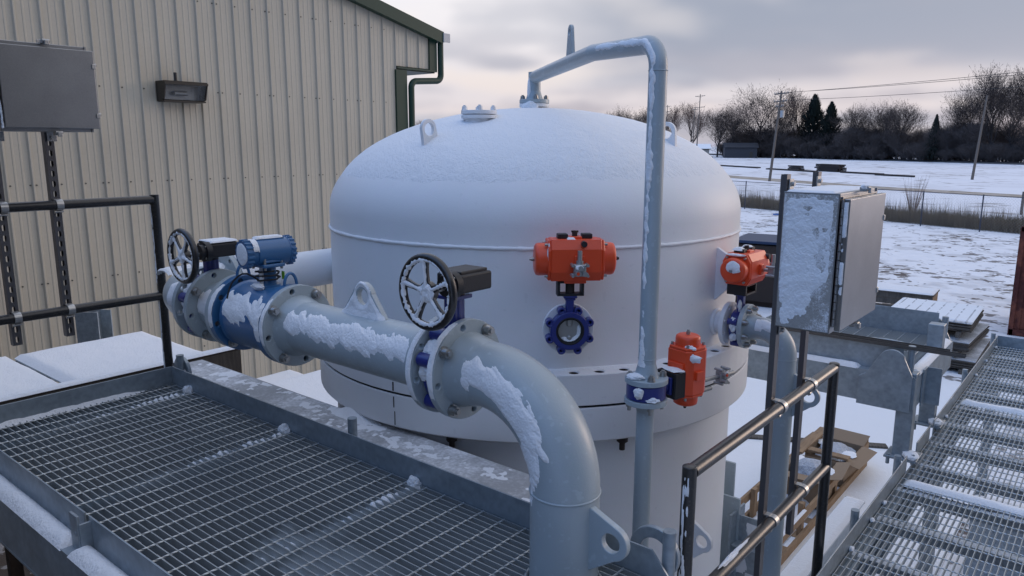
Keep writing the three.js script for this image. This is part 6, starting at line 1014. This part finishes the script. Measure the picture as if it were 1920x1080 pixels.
const trees = [['oak', -97.9, -249.5, 25.8, 'broad spreading bare tree left of the evergreens'], ['thin', -88.9, -259.2, 23.6, 'slender pale bare tree behind the leaning pole'], ['pine', -81.7, -250.8, 19.5, 'taller of the two dark evergreens in the wood'], ['pine', -75.1, -246.4, 16.9, 'shorter of the two dark evergreens in the wood'], ['round', -66.7, -239.2, 17.4, 'bare round tree just right of the evergreens'], ['round', -57.6, -236.8, 17.4, 'bare round tree in the middle of the wood above the cabinet'], ['round', -50.4, -231.2, 17.9, 'bare round tree left of the small spruce'], ['spruce', -41.3, -221.6, 12.4, 'small dark pointed spruce in the wood'], ['tall', -28.2, -216.9, 24.6, 'tallest bare tree on the right behind the leaning pole'], ['round', -35.3, -223.6, 19.6, 'bare tree left of the tallest tree on the right'], ['round', -24.0, -218.2, 20.2, 'bare tree right of the tallest tree on the right'], ['tall', -20.0, -221.9, 25.4, 'tall bare tree cut by the right edge of the view'], ['round', -111.4, -245.9, 18.9, 'bare tree behind the tall utility pole'], ['thin', -121.7, -245.5, 19.2, 'bare tree left of the tall utility pole'], ['thin', -127, -240.1, 18.0, 'bare tree just right of the riser pipe'], ['round', -141.0, -230.3, 18.6, 'bare round tree over the tank crown, left of the riser pipe'], ['round', -136.1, -235.5, 18.6, 'bare tree behind the riser pipe'], ['round', -149.1, -228.8, 15.2, 'small bare tree over the tank crown, leftmost of its clump'], ['thin', -191.8, -181.9, 12.6, 'bare tree beside the street lamp and the building corner'], ['thin', -189, -188.4, 10.9, 'small bare tree just right of the street lamp'], ['round', -105, -243, 15.5, 'low bare tree between the pole and the broad tree'], ['round', -90.5, -247, 17, 'bare tree at the foot of the broad spreading tree']];
const cPine = conifer(4, 0.40, true), cSpr = conifer(9, 0.24, false), trG = share(cyl(0.014, 0.9, 'y', 0, 0.45, 0, 6, 0.004));
trees.forEach(([k, x, z, h, lab], i) => {
  const con = k === 'pine' || k === 'spruce', t = thing(con ? 'evergreen_tree' : 'bare_tree', lab, 'tree', con ? 'evergreens' : 'bare winter trees', [x, 0, z], i * 1.7), v = con ? null : kinds[k][i % kinds[k].length];
  const a = mesh('trunk', con ? trG : v.trunk, mat.bark, t), b = mesh('crown', con ? (k === 'pine' ? cPine : cSpr) : v.crown, con ? mat.needle : (k === 'thin' ? mat.twigPale : mat.twig), t); const wx = con ? h * (k === 'pine' ? 1.35 : 0.95) : h * (k === 'tall' ? 0.92 : 1.05); a.scale.set(wx, h, wx); b.scale.set(wx, h, wx);
});
{
  // the wood behind and its undergrowth read as one dark mass
  const r = rng(77), N = 130, m = new THREE.Matrix4(), q = new THREE.Quaternion(), up = V3(0, 1, 0), v = kinds.round;
  const im = new THREE.InstancedMesh(v[0].both, mat.woodMass, N + 150);
  const edge = t => V3(lerp(-112, 6, t), 0, lerp(-252, -196, t));
  for (let i = 0; i < N; i++) { const p = edge(r()), back = 4 + Math.pow(r(), 1.3) * 60, h = 6.5 + r() * 5.5; p.x -= back * 0.36; p.z -= back * 0.93; q.setFromAxisAngle(up, r() * 6.28); m.compose(p, q, V3(h * 1.15, h, h * 1.15)); im.setMatrixAt(i, m); }
  for (let i = 0; i < 150; i++) { const a = lerp(-2.92, -2.12, r()), d = 300 + r() * 60, h = 6 + r() * 3.5; q.setFromAxisAngle(up, r() * 6.28); m.compose(V3(Math.cos(a) * d, 0, Math.sin(a) * d), q, V3(h * 1.5, h, h * 1.5)); im.setMatrixAt(N + i, m); }   // the wood goes on, lower and farther, behind the tank
  im.name = 'wood'; im.userData = { kind: 'stuff', label: 'dark leafless wood beyond the field', category: 'wood' }; scene.add(im);
  const N2 = 330, im2 = new THREE.InstancedMesh(v[1].both, mat.woodMass, N2);
  for (let i = 0; i < N2; i++) { const p = edge(r() * 1.02 - 0.01), back = 1 + r() * 26, h = 3 + r() * 4.5; p.x -= back * 0.36; p.z -= back * 0.93; q.setFromAxisAngle(up, r() * 6.28); m.compose(V3(p.x, -h * 0.18, p.z), q, V3(h * 1.7, h, h * 1.7)); im2.setMatrixAt(i, m); }
  im2.name = 'undergrowth'; im2.userData = { kind: 'stuff', label: 'dark tangled undergrowth along the foot of the wood', category: 'undergrowth' }; scene.add(im2);
}
renderer.render(scene, camera);
